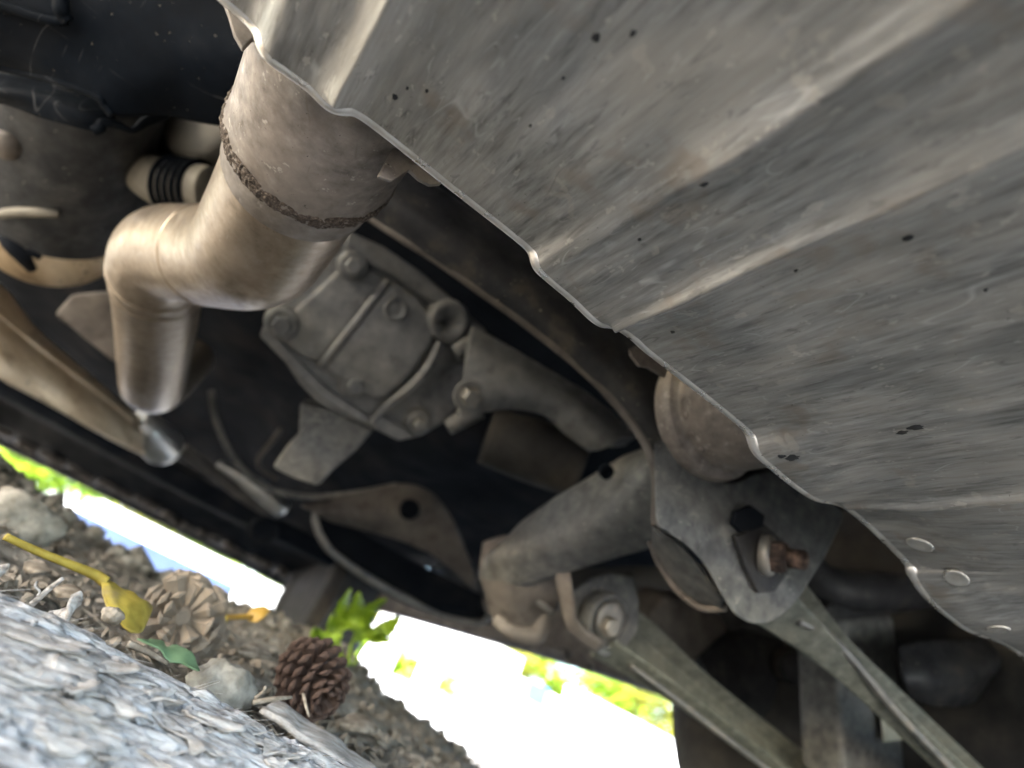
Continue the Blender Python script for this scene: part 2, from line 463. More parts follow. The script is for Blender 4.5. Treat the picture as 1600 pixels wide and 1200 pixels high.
M['yellow'] = mat('yellow_autumn_leaf', [(0.3, (0.30, 0.215, 0.03)), (0.6, (0.47, 0.36, 0.06))], scale=90, rough=(0.6, 0.75), bump=(300, 0.4, 0.0008), translucent=0.3, dust=((0.25, 0.20, 0.12), 60, 0.50, 0.66, 0.6))
M['orange'] = mat('orange_leaf', [(0.3, (0.36, 0.20, 0.03)), (0.6, (0.46, 0.28, 0.05))], scale=50, rough=(0.5, 0.65), bump=(120, 0.3, 0.0008), translucent=0.3)
M['mint'] = mat('pale_green_leaf', [(0.3, (0.12, 0.20, 0.10)), (0.6, (0.20, 0.32, 0.17))], scale=50, rough=(0.5, 0.65), bump=(120, 0.3, 0.0008), translucent=0.3)
M['green'] = mat('fresh_green_leaf', [(0.3, (0.16, 0.27, 0.015)), (0.6, (0.34, 0.48, 0.03))], scale=30, rough=(0.45, 0.6), bump=(120, 0.3, 0.0008), translucent=0.45)
M['grass'] = mat('green_hedge_leaf', [(0.3, (0.05, 0.11, 0.012)), (0.5, (0.10, 0.17, 0.02)), (0.7, (0.20, 0.24, 0.03))], scale=1.3, rough=(0.5, 0.7), bump=None, translucent=0.3)
M['lime'] = mat('yellow_green_leaf', [(0.3, (0.14, 0.20, 0.012)), (0.5, (0.26, 0.28, 0.02)), (0.7, (0.40, 0.34, 0.05))], scale=1.6, rough=(0.5, 0.7), bump=None, translucent=0.4)
M['trunk'] = mat('brown_trunk', [(0.3, (0.07, 0.05, 0.035)), (0.7, (0.16, 0.12, 0.09))], scale=12, stretch=(1, 1, 0.2), rough=(0.85, 0.95), bump=(30, 0.6, 0.02))
M['concrete'] = mat('pale_concrete', [(0.3, (0.36, 0.34, 0.31)), (0.5, (0.45, 0.43, 0.40)), (0.7, (0.52, 0.50, 0.47))], scale=3, rough=(0.8, 0.95), bump=(60, 0.3, 0.003))
M['white'] = mat('white_wall_paint', [(0.3, (0.70, 0.69, 0.67)), (0.6, (0.80, 0.79, 0.77))], scale=2, rough=(0.6, 0.8), bump=(30, 0.1, 0.003))
M['blue'] = mat('blue_painted_metal', [(0.3, (0.05, 0.14, 0.42)), (0.6, (0.07, 0.18, 0.50))], scale=3, rough=(0.4, 0.5), bump=None)
M['blueshade'] = mat('blue_shade_tone', [(0.3, (0.035, 0.06, 0.13)), (0.6, (0.05, 0.08, 0.16))], scale=3, rough=(0.5, 0.6), bump=None)  # blue shade put into the colour; the planter's face is sunlit

# ------------------------------------------------------------------ ground
CREST = [(-2.0, 0.07), (-0.6, 0.07), (-0.186, 0.050), (-0.115, 0.034), (-0.04, 0.022), (0.036, 0.012), (0.106, 0.016), (0.229, 0.026), (0.326, 0.030),
         (0.376, 0.022), (0.436, -0.002), (0.513, -0.012), (0.573, -0.030), (0.63, -0.040), (0.8, -0.055), (2.5, -0.06)]
def sm(a, b, x):
    t = min(1, max(0, (x - a) / (b - a)))
    return t * t * (3 - 2 * t)
def gz(x, y):
    """soil height (world z)"""
    ratio = x / max(y, 0.25)
    near = min(max(y, 0.0), 1.0)
    c = np.interp(ratio, [p[0] for p in CREST], [p[1] for p in CREST])
    s = sm(0.30, 1.0, y)
    h = -0.068 + 0.035 * sm(0.12, 0.5, y)
    z = h * (1 - s) + c * s
    z = z * (1 - sm(1.15, 2.3, y)) + -0.125 * sm(1.15, 2.3, y)
    side = sm(0.55, 0.75, abs(x - 0.05)) * (1 - sm(0.9, 1.6, y))
    if x > 0: z = z * (1 - side) + -0.085 * side
    if y < 0: z = -0.068 - 0.02 * sm(0, 0.6, -y)
    p = Vector((x, y, 0))
    fade = 1 - sm(3.0, 6.0, math.hypot(x, y))
    z += fade * (0.010 * mnoise.fractal(p * 9, 1.0, 2.0, 4) + 0.006 * mnoise.fractal(p * 38 + Vector((5, 2, 1)), 1.0, 2.0, 3))
    return z + CAM.z

def axis_samples(lo, hi, a, b, step, far):
    mid = np.arange(a, b + 1e-6, step)
    left = [a]; st = step
    while left[-1] > lo:
        st = min(st * 1.28, far); left.append(left[-1] - st)
    right = [mid[-1]]; st = step
    while right[-1] < hi:
        st = min(st * 1.28, far); right.append(right[-1] + st)
    return np.array(left[:0:-1] + list(mid) + right[1:])
xs = axis_samples(-70, 70, -0.45, 0.95, 0.0105, 6)
ys = axis_samples(-40, 120, 0.10, 1.35, 0.0105, 6)
V = [(x, y, gz(x, y)) for y in ys for x in xs]
ground = mesh_obj('ground', V, grid_faces(len(ys), len(xs)), M['soil'])
tag(ground, 'uneven brown soil bank with dry litter under the car', kind='structure')
# paved yard beyond the car
V = []
px_ = np.linspace(-30, 40, 36); py_ = np.linspace(4.6, 60, 30)
for y in py_:
    for x in px_:
        V.append((x, y, CAM.z - 0.105))
pav = mesh_obj('concrete_slab', V, grid_faces(len(py_), len(px_)), M['concrete'], solid=0.02)
tag(pav, 'sunlit pale concrete yard beyond the car', kind='structure')

V = []  # unseen concrete sheet added to bounce light up under the car
for y in np.linspace(-30, -0.45, 24):
    for x in np.linspace(-30, 30, 30):
        V.append((x, y, CAM.z - 0.075))
tag(mesh_obj('concrete_slab', V, grid_faces(24, 30), M['concrete'], solid=0.02), 'added pale concrete sheet behind the car, bouncing light under it', kind='structure')

# ------------------------------------------------------------------ the car
car = empty('parked_car', (0.0, 1.7, 0.0))
tag(car, 'dark grey car seen from beneath, with muffler shield, exhaust pipe and rear axle', 'car')
FZ = CAM.z

# body shell: side silhouette swept across the width, open at the bottom
prof = [(-0.34, 0.42), (-0.50, 0.54), (-0.56, 0.85), (-0.45, 1.08), (-0.20, 1.50), (0.15, 1.60), (1.6, 1.62), (2.2, 1.52), (2.85, 1.10), (3.65, 0.98),
        (3.86, 0.80), (3.90, 0.50), (3.80, 0.36)]
P2 = cr(prof, 70)
V = []
for (y, z) in P2:
    for s in np.linspace(-1, 1, 17):
        tuck = 1.0 - 0.16 * sm(1.0, 1.6, z)
        x = 0.99 * tuck * s
        V.append((x, y + (-0.06 if y < 1.7 else 0.06) * (1 - s * s) * (1 if (y < 0 or y > 3.4) else 0), z + 0.02 * (1 - s * s)))
body = mesh_obj('body_shell', V, grid_faces(70, 17), M['paint'], car, solid=0.012)
for s in (-1, 1):
    P = []
    k = 70
    V = []
    F = []
    for (y, z) in P2:
        tuck = 1.0 - 0.16 * sm(1.0, 1.6, z)
        V.append((0.92 * tuck * s, y, z + 0.0))
    low = [(y, 0.34) for (y, z) in P2]
    W = []
    for i, (y, z) in enumerate(P2):
        for t in np.linspace(0, 1, 14):
            zb_ = 0.355 if s < 0 else 0.36
            zz = zb_ * (1 - t) + max(z, zb_) * t
            for cy in (0.435, 2.72):
                d = abs(y - cy)
                if d < 0.40: zz = max(zz, 0.36 + math.sqrt(max(0, 0.40 ** 2 - d * d)) - 0.02)
            tuck = 1.0 - 0.16 * sm(1.0, 1.6, zz)
            W.append((0.99 * tuck * s - 0.001 * s, y, min(zz, max(z, 0.34))))
    mesh_obj('side_panel', W, grid_faces(70, 14), M['paint'], car, solid=0.004)
    for (a, b_, c, d) in (((0.0, 1.10), (0.18, 1.48), (1.05, 1.52), (1.05, 1.10)), ((1.12, 1.10), (1.12, 1.52), (1.95, 1.50), (2.55, 1.12))):
        Q = []
        for (y, z) in (a, b_, c, d):
            Q.append(((0.99 * (1 - 0.16 * sm(1.0, 1.6, z)) + 0.006) * s, y, z))
        mesh_obj('window', Q, [(0, 1, 2, 3)], M['glass'], car, smooth=False, solid=0.006)

# floor pan with pressed ribs
nx, ny = 60, 120
V = []
for y in np.linspace(-0.34, 3.8, ny):
    for x in np.linspace(-0.90, 0.90, nx):
        z = 0.50 + 0.012 * (1 if int((x + 3) * 9) % 2 else 0) + 0.05 * sm(0.25, 0.10, abs(x)) if y > 0.9 else 0.53
        if y > 2.9: z -= 0.10 * sm(2.9, 3.4, y)
        V.append((x, y, z))
mesh_obj('floor_pan', V, grid_faces(ny, nx), M['under'], car, solid=0.004)

# rear bumper skirt
sweep('bumper_skirt', [(-0.92, -0.32, 0.43), (-0.5, -0.38, 0.425), (0, -0.39, 0.425), (0.5, -0.38, 0.425), (0.92, -0.32, 0.43)], [0.02] * 5, M['plastic'], car, n=40, section=rrect(1.6, 0.5, 0.3))

# right sill along the far side
pts = [(0.86, 0.82, FZ + 0.176), (0.85, 0.90, FZ + 0.181), (0.85, 1.3, FZ + 0.205), (0.85, 2.06, FZ + 0.238), (0.85, 2.30, FZ + 0.245)]
sill = sweep('sill', pts, [0.05] * 5, M['brownsteel'], car, n=60, section=[(a, b) for a, b in rrect(1.0, 0.55, 0.2)], hint=(0, 0, 1))
for p in sill.data.vertices: p.co.z += 0.048
for i, (u, v, Y) in enumerate([(820, 985, 1.15), (872, 1018, 1.02), (905, 1040, 0.95)]):
    c = at(u, v, Y)
    sweep('sill_clip', [c - Vector((0, 0.03, 0)), c + Vector((0, 0.035, 0.004))], [0.007, 0.007], M['brownsteel'], car, n=6, seg=12)

# left sill
pts = [(-0.85, 0.70, 0.385), (-0.85, 1.4, 0.385), (-0.85, 2.3, 0.385)]
sweep('sill', pts, [0.05] * 3, M['brownsteel'], car, n=30, section=rrect(1.0, 0.55, 0.2))

# front undertray across the car with dirty ragged lip
V = []
nx, ny = 90, 16
for j, t in enumerate(np.linspace(0, 1, ny)):
    for x in np.linspace(-0.80, 0.78, nx):
        y = 2.55 + 0.75 * t
        z = FZ + 0.355 - 0.065 * sm(0.2, 0.75, t) + 0.006 * mnoise.noise(Vector((x * 14, y * 7, 0)))
        V.append((x, y, z))
mesh_obj('undertray', V, grid_faces(ny, nx), M['under'], car, solid=0.004)
for i in range(22):
    x = -0.70 + i * 0.062 + random.uniform(-0.02, 0.02)
    y = 3.05 + random.uniform(-0.06, 0.06)
    sweep('undertray_clip', [(x, y, FZ + 0.280), (x + random.uniform(0.03, 0.07), y + 0.02, FZ + 0.280 + random.uniform(-0.004, 0.004))],
          [random.uniform(0.010, 0.022)] * 2, M['brownsteel'], car, n=6, seg=10, rough=0.004)

# front subframe beam
sweep('front_beam', [(-0.6, 2.3, FZ + 0.33), (0.0, 2.25, FZ + 0.315), (0.6, 2.3, FZ + 0.33)], [0.04] * 3, M['under'], car, n=24, section=rrect(0.8, 1.2, 0.4))

# wheels
def wheel(cx, cy, side):
    Rw, w = 0.355, 0.225
    cz = Rw + (gz(cx, cy) - 0.006)
    c = Vector((cx, cy, cz))
    root = tag(empty('wheel', c))
    root.parent = car
    root.matrix_parent_inverse = car.matrix_basis.inverted()
    pr = [(0.225, -w / 2 + 0.012), (0.245, -w / 2), (0.30, -w / 2 - 0.006), (0.335, -w / 2 + 0.008), (0.350, -w / 2 + 0.03)]
    for k in range(7):
        z = -w / 2 + 0.04 + k * (w - 0.08) / 6
        pr += [(Rw, z - 0.010), (Rw, z + 0.008), (Rw - 0.007, z + 0.010), (Rw - 0.007, z + 0.013)]
    pr += [(0.350, w / 2 - 0.03), (0.335, w / 2 - 0.008), (0.30, w / 2 + 0.006), (0.245, w / 2), (0.225, w / 2 - 0.012)]
    def child(name, profile, m, seg=72):
        o = lathe(name, profile, c, (1, 0, 0), m, None, seg=seg)
        o.parent = root
        o.matrix_parent_inverse = (car.matrix_basis @ car.matrix_basis.inverted() @ root.matrix_basis).inverted()
        return o
    t = child('tyre', pr, M['rubber'])
    t.data.polygons[-1].use_smooth = False
    child('rim', [(0.10, 0.03 * side), (0.20, 0.02 * side), (0.224, -0.10), (0.226, -0.095), (0.224, 0.10), (0.15, 0.05 * side)], M['cast'])
    child('brake_disc', [(0.155, -0.02 * side), (0.16, -0.03 * side), (0.155, -0.042 * side), (0.07, -0.042 * side), (0.06, -0.07 * side)], M['grey'])
    return root
RW = wheel(0.862, 0.435, 1)
wheel(0.775, 2.72, 1)
wheel(-0.775, 2.72, -1)

# ---- muffler heat shield -------------------------------------------------
EDGE = [(300, -35), (340, 0), (380, 34), (400, 58), (409, 84), (420, 99), (445, 117), (480, 143), (506, 168), (522, 176), (545, 178), (565, 188), (600, 214), (660, 262), (740, 325),
        (800, 372), (826, 396), (836, 422), (852, 438), (890, 470), (925, 503), (943, 510), (958, 512), (985, 530), (1010, 552), (1080, 606), (1150, 662), (1166, 680),
        (1177, 708), (1200, 730), (1240, 762), (1270, 780), (1300, 786), (1320, 795), (1360, 828), (1412, 880), (1421, 902), (1445, 935), (1480, 965), (1510, 985), (1560, 1003),
        (1600, 1030), (1680, 1095), (1760, 1160)]
SY = 0.19
E3 = [at(u, v, SY) for u, v in EDGE]
ne, ns = 520, 150
EP = cr([tuple(p) for p in E3], ne)
def _fit():
    A = np.array([[p[0], p[2]] for p in EP]); k, c = np.polyfit(A[:, 0], A[:, 1], 1); return k, c
FK, FC = _fit()
RIDGES = [(at(522, 176, SY).x, 0.0046, 0.0030, -0.02), (at(846, 434, SY).x, 0.0048, 0.0036, 0.065), (at(846, 434, SY).x, 0.0014, 0.0022, 0.0), (at(950, 511, SY).x, 0.0056, 0.0024, -0.02), (at(1302, 788, SY).x, 0.0040, 0.0021, -0.02)]
V = []
ysh = np.concatenate([[SY - 0.0005 - 0.0035 + 0.0035 * math.cos(a) for a in np.linspace(math.pi * 0.5 * -1, 0, 7)][:0], np.linspace(SY, SY - 0.012, 14)[:-1], np.linspace(SY - 0.012, -0.20, ns)])
hem = 0.0035
for i in range(ne):
    x, _, z = EP[i]
    # rolled hem : a half turn upwards at the edge
    for a in np.linspace(math.pi * 1.25, math.pi * 0.0, 12):
        V.append((x, SY - hem + hem * math.sin(a) * 1.0 if a < math.pi else SY - hem + hem * math.sin(a), z + hem + hem * -math.cos(a)))
    for y in ysh[8:]:
        d = SY - y
        fl = 0.88 * sm(0.003, 0.05, d)
        zz = z * (1 - fl) + (FK * x + FC) * fl
        p = Vector((x * 10, y * 4, 0))
        zz += 0.0022 * mnoise.fractal(p * 1.3, 1.0, 2.0, 3) * sm(0.0, 0.05, d)
        # raised weld swages beside the edge
        zz += 0.0007 * mnoise.fractal(Vector((x * 70, y * 26, 4)), 1.0, 2.0, 3)
        for xr, amp, wd, d0 in RIDGES:
            e_ = abs(x - xr) / (wd * (1 + 5 * max(0, d)))
            if e_ < 5: zz -= amp * sm(d0, d0 + 0.03, d) * math.exp(-e_ ** 1.3 * 0.8)
        zz += 0.06 * sm(0.16, 0.42, d)
        V.append((x, y, zz))
nr = len(V) // ne
shield = mesh_obj('heat_shield', V, grid_faces(ne, nr), M['shield'], car, solid=0.0012, offset=0)
tag(shield, 'scuffed dull aluminium heat shield with long pressed ridges below the muffler')

sweep('hem', [(p[0], SY - 0.0022, p[2] + 0.0022) for p in EP[::3]], [0.0034] * len(EP[::3]), M['hem'], shield, n=ne, seg=14)
from mathutils.bvhtree import BVHTree
bvh = BVHTree.FromPolygons([v.co.copy() for v in shield.data.vertices], [tuple(p.vertices) for p in shield.data.polygons])
def on_shield(u, v):
    d = ray(u, v).normalized()
    h, n, i, dist = bvh.ray_cast(CAM, d)
    if h is None: return None
    if n.dot(d) > 0: n = -n
    return h, n, dist
for (u, v, r) in ((1438, 849, 17), (1494, 902, 15), (1559, 981, 13), (1122, 640, 5)):
    h = on_shield(u, v)
    if h:
        rr = r * h[2] / FPX * 0.9
        lathe('spot_weld', [(rr * 1.05, 0.0), (rr, 0.0012), (rr * 0.8, 0.0014), (rr * 0.55, 0.0010), (rr * 0.4, 0.0008)], h[0], h[1], M['hem'], shield, seg=28)
for k, (u, v, r) in enumerate(((931, 57, 11), (881, 120, 5), (990, 50, 9), (618, 150, 9), (638, 136, 5), (668, 140, 5), (1418, 370, 10), (1244, 420, 5), (1540, 450, 4), (1052, 517, 6), (1432, 666, 13), (1410, 674, 9), (1238, 714, 14), (1222, 712, 9), (1000, 372, 5), (830, 195, 4), (1100, 285, 12))):
    h = on_shield(u, v)
    if h is None: continue
    rr = r * h[2] / FPX * 0.75
    a_, b_ = basis(h[1], (0, 1, 0))
    V = [h[0] + h[1] * 0.0016]
    m_ = 14
    for q in range(m_):
        t = 2 * math.pi * q / m_
        e_ = rr * (0.85 + 0.5 * mnoise.noise(Vector((math.cos(t) * 1.5 + k * 3, math.sin(t) * 1.5, 0))))
        V.append(h[0] + a_ * math.cos(t) * e_ * 1.25 + b_ * math.sin(t) * e_ * 0.8 + h[1] * 0.0005)
    mesh_obj('tar_spot', V, [(0, 1 + q, 1 + (q + 1) % m_) for q in range(m_)], M['black'], shield)

# flanges of the muffler that peek out behind the shield edge
muffler = mesh_obj('muffler', [(x, y, z) for x in (-0.12, 0.56) for y in (-0.18, 0.178) for z in (FZ + 0.190, FZ + 0.33)],
                   [(0, 1, 3, 2), (4, 6, 7, 5), (0, 4, 5, 1), (2, 3, 7, 6), (0, 2, 6, 4), (1, 5, 7, 3)], M['neck'], car, smooth=False, bevel=0.02)
plate('flange', [(340, -20, 0.207), (357, 24, 0.207), (365, 52, 0.207), (379, 77, 0.207), (395, 60, 0.207), (430, 80, 0.207), (420, -20, 0.207)], M['neck'], muffler, depth=0.003, bevel=0.0008)
plate('flange', [(590, 275, 0.207), (612, 283, 0.207), (640, 266, 0.207), (655, 280, 0.207), (672, 289, 0.207), (690, 288, 0.207), (690, 255, 0.207), (620, 220, 0.207)], M['neck'], muffler, depth=0.003, bevel=0.0008)
# canister end that shows under the shield
cc = at(1116, 646, 0.285)
rc = 0.0425
can = lathe('canister', [(rc * 0.985, -0.088), (rc * 0.985, -0.012), (rc * 0.965, -0.009), (rc * 0.93, -0.006), (rc * 0.93, -0.004), (rc * 1.06, -0.0030), (rc * 1.09, -0.0015), (rc * 1.10, 0.002), (rc * 1.10, 0.009), (rc * 1.05, 0.012), (rc * 0.7, 0.018)],
            cc, (0.0, 1, 0.0), M['neck'], muffler, seg=96)
tag(can, 'rounded dusty grey canister end with a rolled seam')
for i in range(9):
    a = math.radians(150 + i * 17)
    p = cc + Vector((math.cos(a) * rc * 0.985, -0.011 + 0.0, math.sin(a) * rc * 0.985))
    lathe('spot_weld', [(0.0022, -0.0006), (0.0022, 0.0004), (0.0013, 0.0009), (0.0006, 0.0006)], p, (math.cos(a), 0, math.sin(a)), M['neck'], muffler, seg=12)
plate('flange', [(985, 545, 0.275), (988, 556, 0.262), (1000, 572, 0.262), (1015, 575, 0.262), (1040, 590, 0.262), (1050, 560, 0.262), (1010, 535, 0.262)], M['neck'], muffler, depth=0.003, bevel=0.0008)

# ---- exhaust pipe ---------------------------------------------------------
def D(u, v, d): return atd(u, v, d)
pc = [None, (487, 240, 0.308), (464, 282, 0.326), (441, 323, 0.346), (421, 358, 0.364), (404, 384, 0.380), (380, 398, 0.398), (338, 400, 0.426), (296, 396, 0.450), (264, 396, 0.470), (248, 415, 0.489), (246, 460, 0.530), (244, 520, 0.60), (240, 580, 0.69), (241, 602, 0.76), (262, 594, 0.90), (300, 560, 1.05)]
pr_ = [0.0365, 0.0365, 0.0366, 0.0370, 0.0374, 0.0372, 0.0352, 0.0346, 0.0346, 0.0350, 0.0352, 0.0342, 0.0342, 0.0342, 0.0342, 0.034, 0.034]
PCW = [D(*p) for p in pc[1:]]
PCW.insert(0, PCW[0] + Vector((0.0, -0.075, 0.004)))
pipe = sweep('exhaust_pipe', PCW, pr_, M['pipe'], car, n=220, seg=64, hint=(0.6, 0.2, 0.9))
tag(pipe, 'double bent tan stainless exhaust pipe leaving the muffler')
pdir = (PCW[1] - PCW[0]).lerp(PCW[2] - PCW[0], 0.3).normalized()
pc0 = PCW[1] - pdir * 0.075
Lr = 0.075
lathe('collar', [(0.0405, -0.005), (0.0405, Lr - 0.012), (0.0415, Lr - 0.008), (0.0415, Lr - 0.003), (0.0395, Lr + 0.001), (0.0385, Lr + 0.0025), (0.0383, Lr + 0.018), (0.0368, Lr + 0.0195), (0.0355, Lr + 0.02)],
      pc0, pdir, M['neck'], pipe, seg=72)
# crusty weld bead
V = []
a_, b_ = basis(pdir)
nb, mb = 420, 22
for i in range(nb):
    t = 2 * math.pi * i / nb
    ct = pc0 + pdir * (Lr - 0.006) + (a_ * math.cos(t) + b_ * math.sin(t)) * 0.0408
    rad = (a_ * math.cos(t) + b_ * math.sin(t))
    for j in range(mb):
        s = 2 * math.pi * j / mb
        q = ct + pdir * (math.cos(s) * (0.0044 + 0.0018 * mnoise.noise(ct * 60)) + 0.0016 * mnoise.noise(ct * 130)) + rad * math.sin(s) * 0.00135
        q = q + rad * (0.0009 * mnoise.fractal(q * 420, 1.0, 2.0, 3) + 0.0004 * mnoise.noise(q * 1100)) - rad * 0.0002
        V.append(q)
F = []
for i in range(nb):
    for j in range(mb):
        F.append((i * mb + j, i * mb + (j + 1) % mb, ((i + 1) % nb) * mb + (j + 1) % mb, ((i + 1) % nb) * mb + j))
mesh_obj('weld_bead', V, F, M['weld'], pipe)
# bend seams on the pipe
def ring_at(k, extra, wdt, m):
    P = cr([tuple(p) for p in PCW], 220); Rr = cr([[r] for r in pr_], 220)[:, 0]
    t = Vector(P[k + 1] - P[k - 1])
    lathe('bend_seam', [(Rr[k] * 0.98, -wdt), (Rr[k] + extra, -wdt * 0.4), (Rr[k] + extra, wdt * 0.4), (Rr[k] * 0.98, wdt)], Vector(P[k]), t, m, pipe, seg=64)
ring_at(99, 0.0007, 0.0035, M['pipe'])
ring_at(141, 0.0010, 0.004, M['pipe'])
ring_at(146, 0.0006, 0.003, M['pipe'])

# ---- differential ----------------------------------------------------------
def DY(u, v):           # depth of the housing face, tilted: nearer at the top right
    t = ((u - 560) * 0.55 + (560 - v) * 0.85) / 200
    return 0.56 - 0.045 * t
def L(pts, off=0.0): return [(u, v, DY(u, v) - off) for u, v in pts]
diff = plate('differential', L([(545, 360), (600, 385), (660, 425), (720, 478), (762, 520), (765, 560), (742, 590), (712, 650), (660, 682), (625, 690), (575, 668), (530, 650), (490, 625), (465, 598), (440, 560), (404, 525), (415, 495), (440, 455), (500, 400)]),
             M['cast'], car, depth=0.14, bevel=0.005, dirv=(0.1, 1, 0.55))
tag(diff, 'grimy dark grey cast differential housing with bolts and ribs')
nrm = Vector((0.05, -0.85, -0.5)).normalized()
plate('cover', L([(612, 440), (652, 462), (688, 505), (676, 540), (640, 590), (604, 622), (582, 626), (545, 605), (502, 578)], 0.012), M['cast'], diff, depth=0.03, bevel=0.006, dirv=(0, 1, 0.6))
plate('side_casting', L([(548, 402), (600, 432), (604, 440), (500, 570), (470, 560), (432, 530), (442, 500)], 0.004), M['cast'], diff, depth=0.03, bevel=0.006, dirv=(0, 1, 0.6))
def seg(name, a, b, r0, r1, m, par, off=0.012, n=8, section=None):
    return sweep(name, [at(a[0], a[1], DY(*a) - off), at(b[0], b[1], DY(*b) - off)], [r0, r1], m, par, n=n, seg=16, section=section)
seg('rib', (606, 440), (499, 575), 0.0042, 0.0042, M['cast'], diff, 0.010)
sweep('rib', [at(u, v, DY(u, v) - 0.012) for u, v in ((688, 535), (670, 572), (640, 606), (600, 638), (580, 662))], [0.004, 0.0045, 0.0045, 0.004, 0.0035], M['cast'], diff, n=30, seg=14)
plate('flange', L([(404, 525), (440, 562), (495, 618), (545, 650), (622, 690), (652, 684), (590, 645), (580, 655), (505, 602), (452, 548), (415, 505)], 0.008), M['cast'], diff, depth=0.02, bevel=0.003, dirv=(0, 1, 0.6))
plate('flange', L([(545, 362), (620, 405), (700, 462), (762, 518), (748, 530), (690, 484), (612, 432), (538, 386)], 0.010), M['cast'], diff, depth=0.02, bevel=0.003, dirv=(0, 1, 0.6))
bc = at(698, 500, DY(698, 500) - 0.004)
lathe('filler_boss', [(0.021, -0.03), (0.0215, 0.009), (0.0195, 0.0135), (0.0135, 0.014), (0.0125, 0.0122), (0.0058, 0.0122), (0.0050, 0.005), (0.001, 0.0045)], bc, nrm, M['cast'], diff, seg=48)
lathe('emblem_boss', [(0.011, -0.004), (0.011, 0.0018), (0.0095, 0.0026), (0.0085, 0.0012), (0.004, 0.0012)], at(618, 483, DY(618, 483) - 0.013), nrm, M['cast'], diff, seg=32)
seg('breather_stub', (712, 552), (738, 536), 0.009, 0.0085, M['cast'], diff, 0.014)
for (u, v, r) in ((555, 602, 0.0085), (655, 662, 0.0075), (440, 508, 0.009), (552, 415, 0.008)):
    c = at(u, v, DY(u, v) - 0.012)
    lathe('bolt_seat', [(r * 1.9, -0.03), (r * 1.7, -0.004), (r * 1.45, -0.002), (r * 1.2, -0.002)], c, nrm, M['cast'], diff, seg=28)
    hexbolt('bolt', c, nrm, r, 0.012, M['zinc'] if u > 560 else M['cast'], diff)
plate('mass_damper', [(468, 628, 0.60), (520, 640, 0.60), (585, 672, 0.59), (556, 705, 0.61), (520, 735, 0.62), (496, 762, 0.63), (460, 748, 0.64), (424, 732, 0.64), (445, 700, 0.63), (466, 680, 0.62)], M['grey'], diff, depth=0.05, bevel=0.004, dirv=(0.15, 1, 0.5))

# mount arm of the differential, with the kidney opening
arm_up = [(735, 515), (790, 548), (850, 585), (910, 622), (952, 655), (985, 690)]
arm_lo = [(715, 650), (750, 640), (800, 630), (848, 637), (885, 668), (925, 696)]
rows = [[(u, v, 0.50 - 0.0002 * (u - 735)) for u, v in arm_up],
        [((a[0] + b[0]) / 2, (a[1] + b[1]) / 2, 0.492 - 0.0002 * (a[0] - 735)) for a, b in zip(arm_up, arm_lo)],
        [(u, v, 0.50 - 0.0002 * (u - 735)) for u, v in arm_lo]]
marm = patch('mount_arm', rows, M['cast'], car, nu=40, nv=14, thick=0.016, bevel=0.004)
tag(marm, 'curved dark cast arm bolting the differential to the crossmember')
sweep('mount_bush', [at(760, 680, 0.56), at(835, 705, 0.54), at(905, 735, 0.52)], [0.030, 0.034, 0.030], M['rubber'], car, n=20, seg=32)
seg('arm_lug', (748, 640), (700, 668), 0.010, 0.008, M['cast'], marm, 0.01)
hexbolt('bolt', at(733, 618, 0.487), nrm, 0.0095, 0.014, M['zinc'], marm, M['cast'])

# ---- rear crossmember ------------------------------------------------------
top = [(520, 215, 0.40), (640, 270, 0.385), (800, 375, 0.37), (940, 480, 0.35), (1040, 560, 0.335), (1130, 640, 0.325), (1250, 730, 0.315)]
mid = [(530, 262, 0.375), (650, 330, 0.36), (800, 440, 0.345), (930, 545, 0.33), (1030, 640, 0.315), (1110, 720, 0.308), (1230, 800, 0.302)]
low = [(545, 318, 0.385), (640, 378, 0.37), (770, 468, 0.355), (900, 568, 0.34), (985, 655, 0.325), (1022, 730, 0.315), (1026, 822, 0.310)]
cm = patch('crossmember', [top, mid, low], M['black'], car, nu=70, nv=24, thick=0.006)
tag(cm, 'black steel crossmember running close behind the shield edge')
sweep('edge_flange', [at(u, v, y) for u, v, y in low], [0.0035] * len(low), M['brownsteel'], cm, n=90, seg=12, rough=0.0012)
back = [(u + 6, v + 4, y + 0.09) for u, v, y in low]
patch('inner_wall', [low[:6], [(u + 3, v - 4, y + 0.04) for u, v, y in low[:6]], back[:6]], M['black'], cm, nu=50, nv=10, thick=0.004)

for k, off in enumerate((0.10, 0.13)):
    sweep('brake_line', [at(u + 14 + 10 * k, v - 16 + 4 * k, y + off) for u, v, y in low[:6]], [0.0024] * 6, M['grey'], cm, n=60, seg=10)
# boxed arm of the subframe that runs to the lower brackets
boxarm = sweep('subframe_arm', [at(1060, 740, 0.37), at(1010, 775, 0.40), at(940, 808, 0.44), at(870, 840, 0.48), at(815, 872, 0.52), at(790, 905, 0.55)], [0.041, 0.041, 0.036, 0.032, 0.030, 0.028], M['grey'], car, n=50, section=rrect(0.95, 0.8, 0.55, 8), hint=(0.2, -0.6, 0.8))
tag(boxarm, 'dusty grey boxed subframe arm between crossmember and lower bracket')
lathe('drain_hole', [(0.006, -0.004), (0.006, 0.0012), (0.004, 0.0014), (0.0035, -0.002)], at(948, 738, 0.392), (0, -0.8, -0.5), M['under'], boxarm, seg=20)
